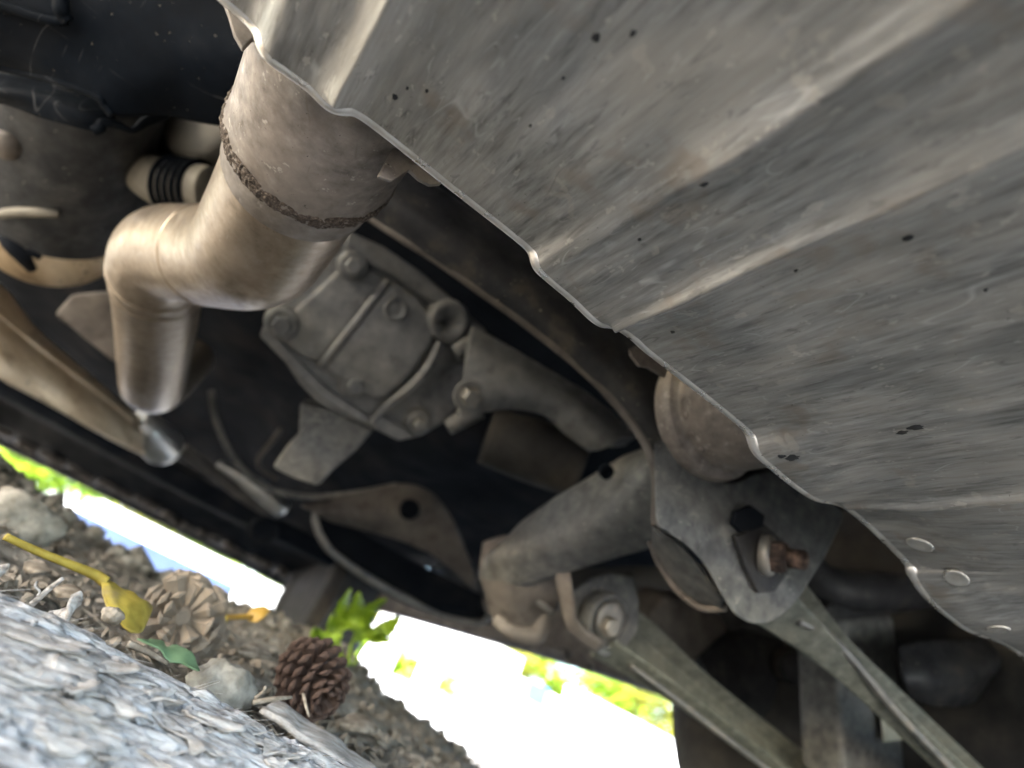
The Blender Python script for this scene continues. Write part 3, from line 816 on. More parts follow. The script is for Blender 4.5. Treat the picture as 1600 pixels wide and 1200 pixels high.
# lower bracket, left cheek
br = patch('lower_bracket', [[(756, 848, 0.56), (790, 838, 0.53), (830, 845, 0.51), (870, 868, 0.50)],
                             [(752, 890, 0.55), (790, 885, 0.515), (835, 890, 0.50), (872, 910, 0.50)],
                             [(762, 935, 0.55), (795, 935, 0.52), (835, 940, 0.51), (868, 945, 0.51)],
                             [(772, 968, 0.56), (805, 985, 0.54), (840, 990, 0.53), (856, 965, 0.53)]], M['brownsteel'], car, nu=24, nv=24, thick=0.004)
tag(br, 'folded brown dusty bracket hanging above the bright gap')
sweep('bracket_lip', [at(775, 966, 0.55), at(806, 990, 0.535), at(838, 992, 0.525), at(848, 965, 0.52), at(846, 950, 0.52)], [0.006, 0.008, 0.009, 0.007, 0.005], M['brownsteel'], br, n=24, seg=12)
sweep('bracket_edge', [at(808, 915, 0.515), at(835, 935, 0.51), at(862, 957, 0.505)], [0.003] * 3, M['zinc'], br, n=10, seg=10)
lathe('bracket_dimple', [(0.017, -0.01), (0.015, 0.004), (0.008, 0.009), (0.002, 0.010)], at(815, 935, 0.525), (0.1, -1, -0.2), M['brownsteel'], br, seg=28)
strap = patch('strap', [[(866, 862, 0.485), (868, 900, 0.475), (876, 940, 0.475), (890, 985, 0.48), (930, 1018, 0.48)],
                        [(890, 870, 0.475), (893, 905, 0.465), (897, 940, 0.465), (905, 975, 0.47), (945, 1005, 0.47)]], M['brownsteel'], br, nu=30, nv=6, thick=0.004)

# ---- lateral links ----------------------------------------------------------
# bracket + bush of the front link
fb = plate('link_bracket', [(893, 925, 0.49), (925, 905, 0.49), (955, 895, 0.485), (990, 903, 0.485), (1000, 940, 0.48), (998, 985, 0.48), (975, 1018, 0.48), (945, 1028, 0.48), (915, 1010, 0.485), (900, 975, 0.49)], M['grey'], car, depth=0.006, bevel=0.002)
tag(fb, 'grey bracket plate holding the front link bolt')
bcen = at(948, 970, 0.475)
bax = Vector((0.12, -1, -0.18)).normalized()
lathe('bush_ring', [(0.0245, -0.012), (0.025, 0.0), (0.0245, 0.004), (0.021, 0.005), (0.0205, -0.001), (0.014, -0.001)], bcen, bax, M['grey'], fb, seg=48)
lathe('washer', [(0.0165, -0.002), (0.0172, 0.003), (0.0160, 0.005), (0.0105, 0.0045)], bcen + Vector((0.001, 0, 0.002)), bax, M['zinc'], fb, seg=40)
hexbolt('bolt', bcen + Vector((-0.002, 0, -0.004)) + bax * 0.004, bax, 0.0092, 0.010, M['zinc'], fb)

CH = [(-1.0, -0.55), (-1.0, 0.55), (-0.86, 0.60), (-0.80, -0.30), (0.80, -0.30), (0.86, 0.60), (1.0, 0.55), (1.0, -0.55), (0.9, -0.65), (-0.9, -0.65)]
def channel(name, pts, rad, hint, m, par):
    return sweep(name, pts, rad, m, par, n=50, section=CH, hint=hint, bevel=0.0012)
link1 = channel('lateral_link', [at(945, 975, 0.495), at(1010, 1020, 0.49), at(1080, 1075, 0.485), at(1170, 1145, 0.48), at(1330, 1268, 0.475)], [0.028, 0.025, 0.020, 0.0185, 0.0185], (0.25, 0.5, 1), M['link'], car)
tag(link1, 'long dusty grey channel section link running from the front bush')
link2 = channel('lateral_link', [at(1190, 905, 0.335), at(1245, 955, 0.33), at(1320, 1030, 0.325), at(1420, 1125, 0.32), at(1620, 1312, 0.312)], [0.032, 0.0255, 0.0175, 0.0165, 0.0165], (0.35, 0.75, 1), M['link'], car)
tag(link2, 'greenish grey pressed link running from the rusty bolt to the wheel')
sweep('pressed_edge', [at(985, 1040, 0.474), at(1060, 1095, 0.468), at(1150, 1165, 0.462), at(1240, 1232, 0.458)], [0.0022, 0.0028, 0.0028, 0.0028], M['zinc'], link1, n=40, seg=12)
sweep('pressed_edge', [at(1247, 972, 0.312), at(1290, 990, 0.31), at(1335, 1035, 0.308), at(1400, 1112, 0.305), at(1500, 1215, 0.303)], [0.0025, 0.0032, 0.003, 0.003, 0.003], M['zinc'], link2, n=50, seg=12)

# ---- rear bracket with the rusty cam bolt -------------------------------------
BO = [(1022, 690), (1075, 690), (1130, 755), (1200, 735), (1265, 770), (1316, 800), (1300, 850), (1268, 905), (1240, 945), (1210, 970), (1180, 976), (1150, 962), (1130, 935), (1105, 890), (1078, 858), (1040, 830), (1024, 810)]
rb = plate('rear_bracket', [(u, v, 0.292 - 0.00004 * (u - 1100)) for u, v in BO], M['grey'], car, depth=0.05, bevel=0.012, dirv=(0.95, 1, 0.62), smooth_n=3)
tag(rb, 'dark rounded bracket pocket holding the rusty cam bolt')
cheek = patch('bracket_cheek', [[(1022, 822, 0.325), (1034, 832, 0.32), (1062, 850, 0.315), (1092, 885, 0.312), (1130, 938, 0.31)],
                                [(1020, 850, 0.345), (1034, 868, 0.345), (1058, 900, 0.34), (1085, 925, 0.335), (1128, 948, 0.322)],
                                [(1016, 844, 0.36), (1030, 880, 0.36), (1058, 922, 0.355), (1092, 948, 0.345), (1132, 950, 0.33)]], M['grey'], rb, nu=30, nv=14, thick=0.003)
sweep('cheek_lip', [at(1016, 846, 0.352), at(1032, 884, 0.352), at(1060, 924, 0.347), at(1096, 950, 0.337), at(1134, 950, 0.322)], [0.0025] * 5, M['brownsteel'], rb, n=30, seg=10)
bb = at(1200, 868, 0.283)
bx = Vector((0.42, -0.88, 0.05)).normalized()
plate('cam_recess', [(1150, 838, 0.2845), (1196, 820, 0.2845), (1232, 850, 0.2845), (1236, 890, 0.2845), (1212, 925, 0.2845), (1186, 928, 0.2845), (1165, 885, 0.2845)], M['black'], rb, depth=0.004, bevel=0.0012)
plate('recess_shade_plate', [(1150, 800, 0.2848), (1175, 790, 0.2848), (1196, 805, 0.2848), (1192, 828, 0.2848), (1160, 832, 0.2848), (1146, 820, 0.2848)], M['under'], rb, depth=0.004, bevel=0.001)  # solid dark plate stands for the shade inside a recess
lathe('cam_washer', [(0.0135, -0.004), (0.0138, 0.001), (0.013, 0.003), (0.009, 0.003)], bb, bx, M['zinc'], rb, seg=40)
lathe('nut', [(0.0105, 0.002), (0.0112, 0.003), (0.0112, 0.010), (0.0095, 0.0125)], bb, bx, M['rust'], rb, seg=6, smooth=False, bevel=0.0006)
pr2 = [(0.0065, 0.01)]
for k in range(9): pr2 += [(0.0068, 0.0125 + k * 0.0013), (0.0058, 0.0131 + k * 0.0013)]
pr2 += [(0.0055, 0.0245), (0.003, 0.0252)]
lathe('threaded_stud', pr2, bb, bx, M['rust'], rb, seg=28)

# ---- things towards the right wheel ---------------------------------------------
stab = sweep('stabiliser_bar', [at(1235, 868, 0.43), at(1290, 915, 0.41), at(1360, 925, 0.395), at(1440, 922, 0.385), at(1560, 905, 0.375)], [0.020, 0.021, 0.021, 0.020, 0.020], M['black'], car, n=40, seg=28)
post = plate('knuckle_post', [(1302, 968, 0.405), (1398, 962, 0.395), (1404, 1010, 0.395), (1408, 1100, 0.395), (1418, 1230, 0.395), (1320, 1240, 0.405), (1312, 1100, 0.405)], M['grey'], car, depth=0.05, bevel=0.006)
plate('post_collar', [(1290, 945, 0.398), (1402, 938, 0.388), (1408, 962, 0.388), (1296, 972, 0.398)], M['black'], post, depth=0.06, bevel=0.004)
tg = plate('tag_plate', [(1376, 1104, 0.391), (1408, 1098, 0.388), (1412, 1156, 0.388), (1382, 1160, 0.391)], M['tag'], post, depth=0.002, bevel=0.0005)
tag(tg, 'small faded yellow tag on the knuckle post')
plate('backing_block', [(1010, 972, 0.60), (1040, 930, 0.60), (1115, 945, 0.60), (1140, 985, 0.60), (1080, 1040, 0.60), (1062, 1024, 0.60)], M['brownsteel'], car, depth=0.05, bevel=0.006)
plate('splash_plate', [(1085, 1010, 0.62), (1160, 985, 0.60), (1240, 1000, 0.58), (1300, 1040, 0.57), (1310, 1150, 0.57), (1240, 1110, 0.58), (1225, 1090, 0.58), (1190, 1125, 0.59), (1120, 1085, 0.60)], M['black'], car, depth=0.012, bevel=0.003)
lathe('hub_cap', [(0.020, -0.02), (0.020, 0.004), (0.016, 0.010), (0.005, 0.012)], at(1240, 1042, 0.56), (-0.3, -0.9, -0.2), M['black'], car, seg=32)
trail = patch('trailing_arm', [[(1400, 1010, 0.36), (1440, 1000, 0.355), (1510, 1000, 0.35), (1570, 990, 0.345), (1640, 990, 0.34)],
                               [(1410, 1060, 0.35), (1450, 1060, 0.34), (1510, 1060, 0.335), (1570, 1030, 0.33), (1640, 1030, 0.325)],
                               [(1420, 1088, 0.36), (1460, 1102, 0.355), (1515, 1098, 0.35), (1550, 1068, 0.345), (1640, 1070, 0.34)]], M['black'], car, nu=36, nv=16, thick=0.004)
pr3 = []
for k in range(11): pr3 += [(0.020, k * 0.006), (0.0225, k * 0.006 + 0.003)]
boot = lathe('ribbed_boot', pr3, at(1535, 1140, 0.37), (0.8, 0.05, 0.45), M['grey'], car, seg=36)
tag(boot, 'small ribbed grey boot in the dark corner by the wheel')
lathe('boot_hub', [(0.030, -0.03), (0.032, 0.0), (0.022, 0.012), (0.010, 0.014)], at(1535, 1150, 0.38), (-0.5, -0.8, -0.2), M['black'], car, seg=36)
plate('hanger_block', [(1522, 985, 0.36), (1562, 1000, 0.36), (1560, 1022, 0.36), (1524, 1018, 0.36)], M['brownsteel'], car, depth=0.02, bevel=0.003)
sweep('brake_hose', [at(1316, 930, 0.47), at(1318, 1000, 0.46), at(1314, 1100, 0.45), at(1318, 1230, 0.44)], [0.004] * 4, M['brownsteel'], car, n=30, seg=12)

# ---- left side: tank, plastic shield and canister ----------------------------------
tank = patch('plastic_shield', [[(-160, -140, 0.40), (60, -150, 0.385), (260, -130, 0.36), (460, -110, 0.335)],
                                [(-160, -20, 0.42), (60, 0, 0.40), (250, 20, 0.375), (430, 50, 0.345)],
                                [(-140, 55, 0.44), (60, 80, 0.42), (230, 110, 0.395), (420, 130, 0.365)],
                                [(-120, 80, 0.46), (0, 105, 0.445), (90, 128, 0.43), (150, 150, 0.42), (172, 178, 0.425), (250, 178, 0.42), (320, 190, 0.41), (420, 205, 0.40)]],
             M['plastic'], car, nu=80, nv=40, thick=0.004, rough=0.002, rscale=12)
tag(tank, 'scratched black plastic shield curving across the upper left')
sweep('shield_lip', [at(-60, 94, 0.452), at(0, 106, 0.443), at(90, 129, 0.428), at(150, 151, 0.419), (at(163, 165, 0.421)), at(174, 180, 0.423)], [0.0025] * 6, M['plastic'], tank, n=60, seg=12, rough=0.001)
sweep('raised_frame', [at(-40, -4, 0.405), at(20, 14, 0.402), at(80, 32, 0.397), at(104, 32, 0.394)], [0.0028] * 4, M['plastic'], tank, n=40, seg=12)
sweep('raised_frame', [at(92, -30, 0.385), at(95, 10, 0.388), at(98, 22, 0.391), at(107, 34, 0.393)], [0.004, 0.0045, 0.004, 0.004], M['plastic'], tank, n=24, seg=12)
lower = patch('lower_shell', [[(-80, 108, 0.50), (20, 122, 0.48), (90, 135, 0.465), (150, 155, 0.455), (180, 172, 0.45)],
                              [(-80, 135, 0.48), (20, 145, 0.46), (90, 160, 0.45), (140, 180, 0.445), (178, 190, 0.445)],
                              [(-80, 140, 0.49), (0, 158, 0.475), (60, 182, 0.462), (110, 195, 0.455), (148, 206, 0.452)]], M['plastic'], tank, nu=40, nv=16, thick=0.004)
sweep('torn_lip', [at(146, 206, 0.448), at(156, 200, 0.446), at(160, 192, 0.444), at(182, 195, 0.443), at(204, 203, 0.442), at(228, 188, 0.440), at(262, 180, 0.436)], [0.003, 0.0035, 0.003, 0.003, 0.002, 0.0035, 0.003], M['plastic'], tank, n=50, seg=10, rough=0.0015)

cyl = sweep('casing', [at(125, 90, 0.56), at(110, 190, 0.62), at(92, 285, 0.70), at(80, 345, 0.755), at(73, 368, 0.785), at(70, 376, 0.80)], [0.072, 0.070, 0.073, 0.070, 0.058, 0.030], M['casing'], car, n=80, seg=64)
tag(cyl, 'large rounded dark grey casing behind the pipe at the left edge')
cap_ = sweep('casing_end', [at(86, 318, 0.730), at(80, 345, 0.755), at(73, 369, 0.785), at(69, 380, 0.803)], [0.0735, 0.0725, 0.060, 0.033], M['rail'], cyl, n=40, seg=64)  # tan end stands for warm light falling on the dark casing
tag(cap_, 'lower end of the rounded casing, warm light put into its tan colour')
def along(name, o, pts, rad, m, par, lift=0.0, n=24, seg=12):
    P = []
    for (u, v) in pts:
        h, nn = hit(o, u, v)
        if h is not None: P.append(h + nn * lift)
    return sweep(name, P, rad[:len(P)], m, par, n=n, seg=seg) if len(P) > 1 else None
along('clamp_band', cyl, [(4, 332), (30, 328), (62, 328), (92, 331)], [0.004, 0.0045, 0.0045, 0.003], M['hose'], cyl, 0.003)
along('slot', cap_, [(40, 384), (50, 392), (64, 403)], [0.003, 0.005, 0.003], M['under'], cyl)
along('slot', cap_, [(4, 356), (14, 376), (32, 396), (50, 420)], [0.004, 0.008, 0.008, 0.005], M['under'], cyl)
along('dirt_lump', cyl, [(8, 205), (12, 222), (10, 240)], [0.006, 0.011, 0.008], M['brownsteel'], cyl)

# ribbed cream breather hose between tank and pipe
pts = [at(222, 268, 0.62), at(255, 285, 0.60), at(295, 295, 0.58), at(335, 300, 0.56)]
Pn = cr([tuple(p) for p in pts], 60)
hose = sweep('breather_hose', pts, [0.020, 0.023, 0.024, 0.022], M['hose'], car, n=40, seg=28)
for k in range(5):
    i = 28 + k * 5
    t = Vector(Pn[i + 1] - Pn[i - 1])
    lathe('hose_ring', [(0.022, -0.0022), (0.0275, -0.001), (0.0275, 0.001), (0.022, 0.0022)], Vector(Pn[i]), t, M['plastic'], hose, seg=28)
lathe('hose_socket', [(0.035, -0.03), (0.036, 0.02), (0.028, 0.026), (0.012, 0.027)], at(330, 215, 0.60), (-0.5, -0.7, -0.3), M['hose'], car, seg=36)
sweep('filler_pipe', [at(235, 215, 0.66), at(290, 245, 0.64), at(350, 280, 0.62)], [0.026, 0.03, 0.03], M['black'], car, n=24, seg=28)

# dark box and rails below the canister
plate('dark_box', [(82, 492, 0.86), (112, 458, 0.86), (175, 452, 0.84), (200, 500, 0.84), (215, 590, 0.86), (170, 560, 0.88), (130, 525, 0.88)], M['brownsteel'], car, depth=0.10, bevel=0.006)
rail = patch('side_rail', [[(-90, 395, 0.80), (0, 448, 0.90), (60, 520, 1.0), (150, 596, 1.15), (200, 640, 1.30), (246, 668, 1.45)],
                           [(-90, 470, 0.76), (0, 535, 0.86), (60, 572, 0.96), (150, 634, 1.12), (200, 668, 1.27), (240, 690, 1.42)],
                           [(-90, 540, 0.80), (0, 592, 0.90), (60, 624, 1.0), (150, 674, 1.15), (200, 700, 1.30), (236, 716, 1.45)]], M['rail'], car, nu=60, nv=18, thick=0.006)
tag(rail, 'metal rail, warm light put into its tan colour, slanting in from the left edge')
sweep('rail_bead', [at(-60, 455, 0.79), at(0, 497, 0.87), at(60, 543, 0.965), at(150, 612, 1.125), at(205, 655, 1.28)], [0.005] * 5, M['rail'], rail, n=50, seg=12)
endc = at(252, 696, 1.42)
lathe('rail_tip', [(0.020, -0.10), (0.032, -0.06), (0.037, -0.02), (0.037, 0.01), (0.032, 0.022), (0.024, 0.022), (0.022, 0.0)], endc, (0.55, 0.75, -0.05), M['bright'], rail, seg=40)
rod = sweep('brown_rod', [at(285, 700, 1.5), at(330, 735, 1.55), at(380, 775, 1.6), at(430, 803, 1.65)], [0.012, 0.012, 0.014, 0.016], M['brownsteel'], car, n=30, seg=20)
sweep('bright_tip', [at(340, 724, 1.50), at(375, 744, 1.50), at(412, 770, 1.50), at(440, 794, 1.50), at(446, 800, 1.50)], [0.010, 0.020, 0.028, 0.026, 0.012], M['bright'], rod, n=40, section=rrect(0.55, 1.0, 0.4, 6), hint=(0.3, -0.5, 0.8))
sweep('cable', [at(330, 610, 1.0), at(337, 655, 1.0), at(362, 710, 1.02), at(400, 752, 1.04), at(450, 772, 1.05), at(500, 776, 1.05), at(560, 770, 1.02), at(620, 758, 1.0)], [0.005] * 8, M['zinc'], car, n=80, seg=12)
sweep('cable', [at(440, 670, 0.95), at(425, 690, 0.95), at(405, 715, 0.96), at(408, 732, 0.98), at(430, 748, 1.0)], [0.004] * 5, M['brownsteel'], car, n=50, seg=12)

# pressed tunnel panel with round hole, its flange and the dark floor behind
panel = patch('tunnel_panel', [[(470, 790, 1.0), (550, 772, 0.98), (640, 757, 0.96), (692, 790, 0.95), (735, 880, 0.94)],
                               [(490, 800, 0.98), (560, 800, 0.96), (640, 795, 0.94), (700, 815, 0.93), (742, 900, 0.93)],
                               [(520, 815, 1.0), (580, 830, 0.98), (640, 850, 0.96), (682, 872, 0.95), (745, 925, 0.95)]], M['brownsteel'], car, nu=40, nv=20, thick=0.004)
tag(panel, 'brown pressed panel with a dark round hole')
lathe('panel_hole', [(0.014, -0.01), (0.016, 0.002), (0.012, 0.004), (0.008, -0.004)], at(640, 796, 0.925), (0, -1, -0.4), M['under'], panel, seg=28)
pan2 = patch('side_pan', [[(495, 795, 1.05), (560, 830, 1.05), (650, 880, 1.02), (752, 930, 1.0)],
                          [(500, 850, 1.10), (570, 885, 1.08), (660, 930, 1.05), (760, 960, 1.02)],
                          [(530, 870, 1.15), (590, 915, 1.12), (670, 950, 1.08), (770, 975, 1.05)]], M['under'], car, nu=30, nv=14, thick=0.004)
sweep('pan_flange', [at(496, 790, 1.0), at(493, 815, 1.0), at(505, 845, 1.0), at(530, 872, 1.02), at(600, 918, 1.05), at(680, 955, 1.08), at(740, 972, 1.05), at(768, 962, 1.0)], [0.005, 0.006, 0.006, 0.006, 0.007, 0.007, 0.006, 0.005], M['zinc'], car, n=80, seg=12)
lathe('round_plug', [(0.03, -0.02), (0.034, 0.004), (0.028, 0.010), (0.012, 0.006)], at(412, 828, 1.6), (0.1, -1, -0.3), M['under'], car, seg=32)

# ------------------------------------------------------------------ the log
nlx, nlt = 700, 420
LA = Vector((-0.286, 0.243, CAM.z - 0.1145)); LB = Vector((0.442, 0.3055, CAM.z - 0.1585))
lax = (LB - LA).normalized()
la, lb = basis(lax, (0, 0, 1))
def log_r(s, t):
    X = s * 17.0
    p = Vector((X, math.cos(t) * 5.9, math.sin(t) * 5.9))
    w = mnoise.noise_vector(p * 0.5) * 0.35
    q = p + w
    r = 0.1092 + 0.0022 * mnoise.fractal(p * 0.45, 1.0, 2.0, 3)
    r += 0.0011 * mnoise.fractal(Vector((q.x * 0.8, q.y * 2.6, q.z * 2.6)), 0.9, 2.0, 4)
    r += 0.0011 * mnoise.fractal(Vector((q.x * 1.6, q.y * 9, q.z * 9)), 0.7, 2.0, 4)
    r += 0.0004 * mnoise.noise(Vector((q.x * 5, q.y * 26, q.z * 26)))
    ck = abs(mnoise.noise(Vector((q.x * 0.5 + 3, q.y * 1.6, q.z * 1.6))))
    r -= 0.0070 * max(0, 1 - ck / 0.042)
    ck = abs(mnoise.noise(Vector((q.x * 1.3 + 13, q.y * 3.4, q.z * 3.4))))
    r -= 0.0028 * max(0, 1 - ck / 0.07)
    pl = mnoise.noise(Vector((q.x * 1.1, q.y * 1.3 + 7, q.z * 1.3)))
    r += 0.0016 * sm(0.05, 0.09, pl)
    pl = mnoise.noise(Vector((q.x * 1.9 + 9, q.y * 2.6 + 7, q.z * 2.6)))
    r += 0.0008 * sm(0.12, 0.16, pl)
    return r
V = []
for i in range(nlx):
    s = i / (nlx - 1)
    c = LA + (LB - LA) * s
    for j in range(nlt):
        t = math.radians(-130 + 260 * j / (nlt - 1))
        V.append(c + (la * math.cos(t) + lb * math.sin(t)) * log_r(s, t))
log = mesh_obj('weathered_log', V, grid_faces(nlx, nlt), M['wood'])
tag(log, 'pale bluish grey weathered log filling the lower left corner', 'log')
def on_log(u, v):
    """point of the log seen at that photo position"""
    d = ray(u, v).normalized()
    p = CAM.copy()
    for k in range(2000):
        p = p + d * 0.0005
        w = p - LA
        s = w.dot(lax) / (LB - LA).length
        q = w - lax * w.dot(lax)
        t = math.atan2(q.dot(lb), q.dot(la))
        if q.length < log_r(min(1, max(0, s)), t): return p, q.normalized()
    return None
LLEN = (LB - LA).length
def log_st(u, v):
    h = on_log(u, v)
    if h is None: return None
    w = h[0] - LA
    q = w - lax * w.dot(lax)
    return w.dot(lax) / LLEN, math.atan2(q.dot(lb), q.dot(la))
def flake(s0, t0, ln, wd, rot, lift, seed, thick=0.0006):
    V = []; rings, m_ = 7, 26
    for i in range(rings):
        r = i / (rings - 1)
        for k in range(m_):
            a = 2 * math.pi * k / m_
            e_ = 0.8 + 0.45 * mnoise.noise(Vector((math.cos(a) * 1.1 + seed, math.sin(a) * 1.1, 0))) + 0.22 * mnoise.noise(Vector((math.cos(a) * 5 + seed, math.sin(a) * 5, 2)))
            x = r * math.cos(a) * ln * e_; y = r * math.sin(a) * wd * e_
            xx = x * math.cos(rot) - y * math.sin(rot); yy = x * math.sin(rot) + y * math.cos(rot)
            s_ = s0 + xx / LLEN; t_ = t0 + yy / 0.11
            c = LA + (LB - LA) * s_
            nv_ = la * math.cos(t_) + lb * math.sin(t_)
            lf = 0.0007 + lift * max(0, (x / ln) * 0.7 + 0.5) ** 2 + 0.0005 * mnoise.noise(Vector((xx * 300, yy * 300, seed)))
            V.append(c + nv_ * (0.5 * log_r(s_, t_) + 0.5 * log_r(s0, t0) + lf))
    return mesh_obj('bark_flake', V, grid_faces(rings, m_, True), M['bark'], log, solid=thick, offset=0)
for k, (u, v, ln, wd, rot, lf) in enumerate(((60, 1000, 0.020, 0.009, 0.1, 0.003), (150, 1045, 0.012, 0.007, -0.3, 0.003), (105, 1065, 0.009, 0.011, 0.6, 0.003), (160, 1090, 0.018, 0.0035, 0.55, 0.003),
                                             (265, 1145, 0.022, 0.0035, 0.5, 0.002), (20, 1055, 0.018, 0.008, 0.0, 0.002), (240, 1095, 0.010, 0.004, 0.2, 0.003), (330, 1130, 0.012, 0.004, 0.0, 0.002), (420, 1170, 0.014, 0.004, 0.0, 0.002))):
    st = log_st(u, v)
    if st: flake(st[0], st[1], ln, wd, rot, lf, k * 5.3)
for k in range(14):
    u = random.uniform(-10, 520); v = 920 + 0.52 * max(u, 0) + random.uniform(20, 230)
    if v > 1215: continue
    st = log_st(u, v)
    if st: flake(st[0], st[1], random.uniform(0.005, 0.014), random.uniform(0.0012, 0.003), random.gauss(0, 0.25), random.uniform(0.0004, 0.0022), k * 3.7 + 50)
# curled strip and splinters standing off the log
h0 = on_log(45, 985); h0 = h0[0] if h0 else at(45, 985, 0.3055)
curl = sweep('curled_strip', [h0, at(70, 972, 0.2925), at(95, 966, 0.2886), at(112, 952, 0.2860), at(120, 932, 0.2847), at(118, 926, 0.2844)], [0.00182, 0.00286, 0.00286, 0.00234, 0.00156, 0.00117], M['bark'], log, n=40, seg=10, section=rrect(1.3, 0.35, 0.3, 3), rough=0.0004)
sweep('splinter', [at(50, 944, 0.2964), at(66, 930, 0.2938), at(82, 916, 0.2912), at(98, 904, 0.2886)], [0.00117, 0.00104, 0.00091, 0.00065], M['bark'], log, n=20, seg=8)
sweep('splinter', [at(58, 932, 0.2925), at(62, 924, 0.2912), at(55, 916, 0.2912), at(58, 908, 0.2912)], [0.0004] * 4, M['bark'], log, n=16, seg=6)
sweep('splinter', [at(-10, 897, 0.2938), at(4, 889, 0.2925), at(14, 882, 0.2912)], [0.00234, 0.00169, 0.00052], M['bark'], log, n=12, seg=8)
# frayed fibres, too many to count
V, F = [], []
for k in range(1800):
    s = random.uniform(0.30, 0.85); t = math.radians(random.gauss(22, 24))
    c = LA + (LB - LA) * s
    nvec = la * math.cos(t) + lb * math.sin(t)
    p = c + nvec * (log_r(s, t) - 0.0003)
    d = (lax + nvec * random.uniform(-0.05, 0.55) + Vector(mnoise.random_unit_vector()) * 0.35).normalized()
    ln = random.uniform(0.003, 0.011); w = random.uniform(0.00015, 0.0005)
    sd_ = d.cross(nvec).normalized() * w
    up = nvec * w * 0.6
    b0 = len(V)
    e = p + d * ln
    V += [p - sd_, p + sd_, p + up, e - sd_ * 0.4, e + sd_ * 0.4, e + up * 0.4]
    F += [(b0, b0 + 3, b0 + 5, b0 + 2), (b0 + 2, b0 + 5, b0 + 4, b0 + 1), (b0, b0 + 1, b0 + 4, b0 + 3), (b0 + 3, b0 + 4, b0 + 5)]
fib = mesh_obj('wood_fibres', V, F, M['bark'], log, smooth=False)
tag(fib, kind='stuff')

# ------------------------------------------------------------------ litter, cones, leaves, stones
def drop(u, v, Y): return at(u, v, Y)

def pine_cone(centre, axis, size, material, label, seed, n=96, t0=-38, t1=112):
    rs = random.Random(seed)
    root = empty('pine_cone', centre)
    tag(root, label, 'pine cone')
    ax = Vector(axis).normalized()
    rot = ax.to_track_quat('Z', 'Y').to_matrix().to_4x4()
    root.matrix_basis = Matrix.Translation(centre) @ rot
    core = lathe('core', [(0.12, -0.75), (0.42, -0.6), (0.62, -0.1), (0.5, 0.4), (0.22, 0.78)], (0, 0, 0), (0, 0, 1), material, None, seg=20)
    core.parent = root
    core.scale = (size * 0.62,) * 3
    # one scale, along +x, thick rhombic tip
    sv = [(0, -0.10, -0.03), (0, 0.10, -0.03), (0, 0, 0.04), (0.6, -0.26, -0.05), (0.6, 0.26, -0.05), (0.6, 0, 0.10), (0.86, -0.30, 0.0), (0.86, 0.30, 0.0), (0.88, 0, 0.15), (0.92, 0, -0.09), (1.0, 0, 0.05)]
    sf = [(0, 3, 5, 2), (1, 2, 5, 4), (0, 1, 4, 3), (3, 6, 8, 5), (4, 5, 8, 7), (3, 9, 6), (4, 7, 9), (3, 4, 9), (6, 10, 8), (7, 8, 10), (6, 9, 10), (7, 10, 9)]
    me = bpy.data.meshes.new('cone_scale')
    me.from_pydata(sv, [], sf); me.materials.append(material); me.update()
    for i in range(n):
        f = i / (n - 1)
        z = -0.72 + 1.62 * f
        env = math.sqrt(max(0.04, 1 - ((z - 0.02) / 1.02) ** 2))
        phi = i * 2.39996 + (rs.uniform(-0.22, 0.22) if n < 90 else 0)
        tilt = math.radians(t0 + t1 * f + rs.uniform(-7, 7) * (2.2 if n < 90 else 1))
        o = bpy.data.objects.new('cone_scale', me)
        C.objects.link(o)
        o.parent = root
        sc = size * (0.34 + 0.34 * env) * (rs.uniform(0.92, 1.06) if n >= 90 else rs.uniform(0.82, 1.16))
        o.matrix_basis = (Matrix.Translation((0, 0, z * size * 0.62)) @ Matrix.Rotation(phi, 4, 'Z') @ Matrix.Translation((env * size * 0.30, 0, 0))
                          @ Matrix.Rotation(-tilt, 4, 'Y') @ Matrix.Scale(sc, 4))
    return root
pine_cone(at(283, 968, 0.44), (-0.10, -1.0, 0.12), 0.0275, M['cone'], 'open pale brown pine cone showing its star shaped base', 3, 74, -26, 78)
pine_cone(at(488, 1058, 0.40), (0.35, -0.75, -0.35), 0.0225, M['conedark'], 'dark brown pine cone beside the green weed', 5)

def leaf(name, rows, material, label, cat, thick=0.0007, nu=24, nv=12):
    o = patch(name, rows, material, None, nu=nu, nv=nv, thick=thick, rough=0.0015, rscale=60)
    return tag(o, label, cat)
yl = empty('yellow_leaf', at(180, 940, 0.37))
tag(yl, 'yellow leaf with a long stalk lying before the pale pine cone', 'leaf')
patch('blade', [[(158, 905, 0.385), (163, 930, 0.375), (168, 948, 0.37), (192, 982, 0.365)],
                [(170, 906, 0.385), (182, 930, 0.375), (192, 954, 0.37), (206, 992, 0.365)],
                [(178, 912, 0.388), (205, 932, 0.385), (218, 946, 0.38), (222, 986, 0.372)],
                [(185, 918, 0.392), (215, 935, 0.392), (236, 948, 0.392), (232, 965, 0.39)]], M['yellow'], yl, nu=20, nv=20, thick=0.0008, rough=0.002, rscale=50)
sweep('stalk', [at(8, 838, 0.37), at(60, 862, 0.375), at(110, 882, 0.38), at(148, 898, 0.385), at(166, 910, 0.385)], [0.0016, 0.0018, 0.0020, 0.0024, 0.0028], M['yellow'], yl, n=40, seg=10)
ol = empty('orange_leaf', at(370, 975, 0.55))
tag(ol, 'small orange leaf with stalk behind the pale pine cone', 'leaf')
patch('blade', [[(385, 962, 0.56), (388, 972, 0.555), (400, 974, 0.55)], [(392, 953, 0.56), (402, 960, 0.555), (412, 966, 0.55)], [(405, 948, 0.565), (415, 950, 0.56), (420, 958, 0.555)]], M['orange'], ol, nu=12, nv=12, thick=0.0008, rough=0.002, rscale=40)
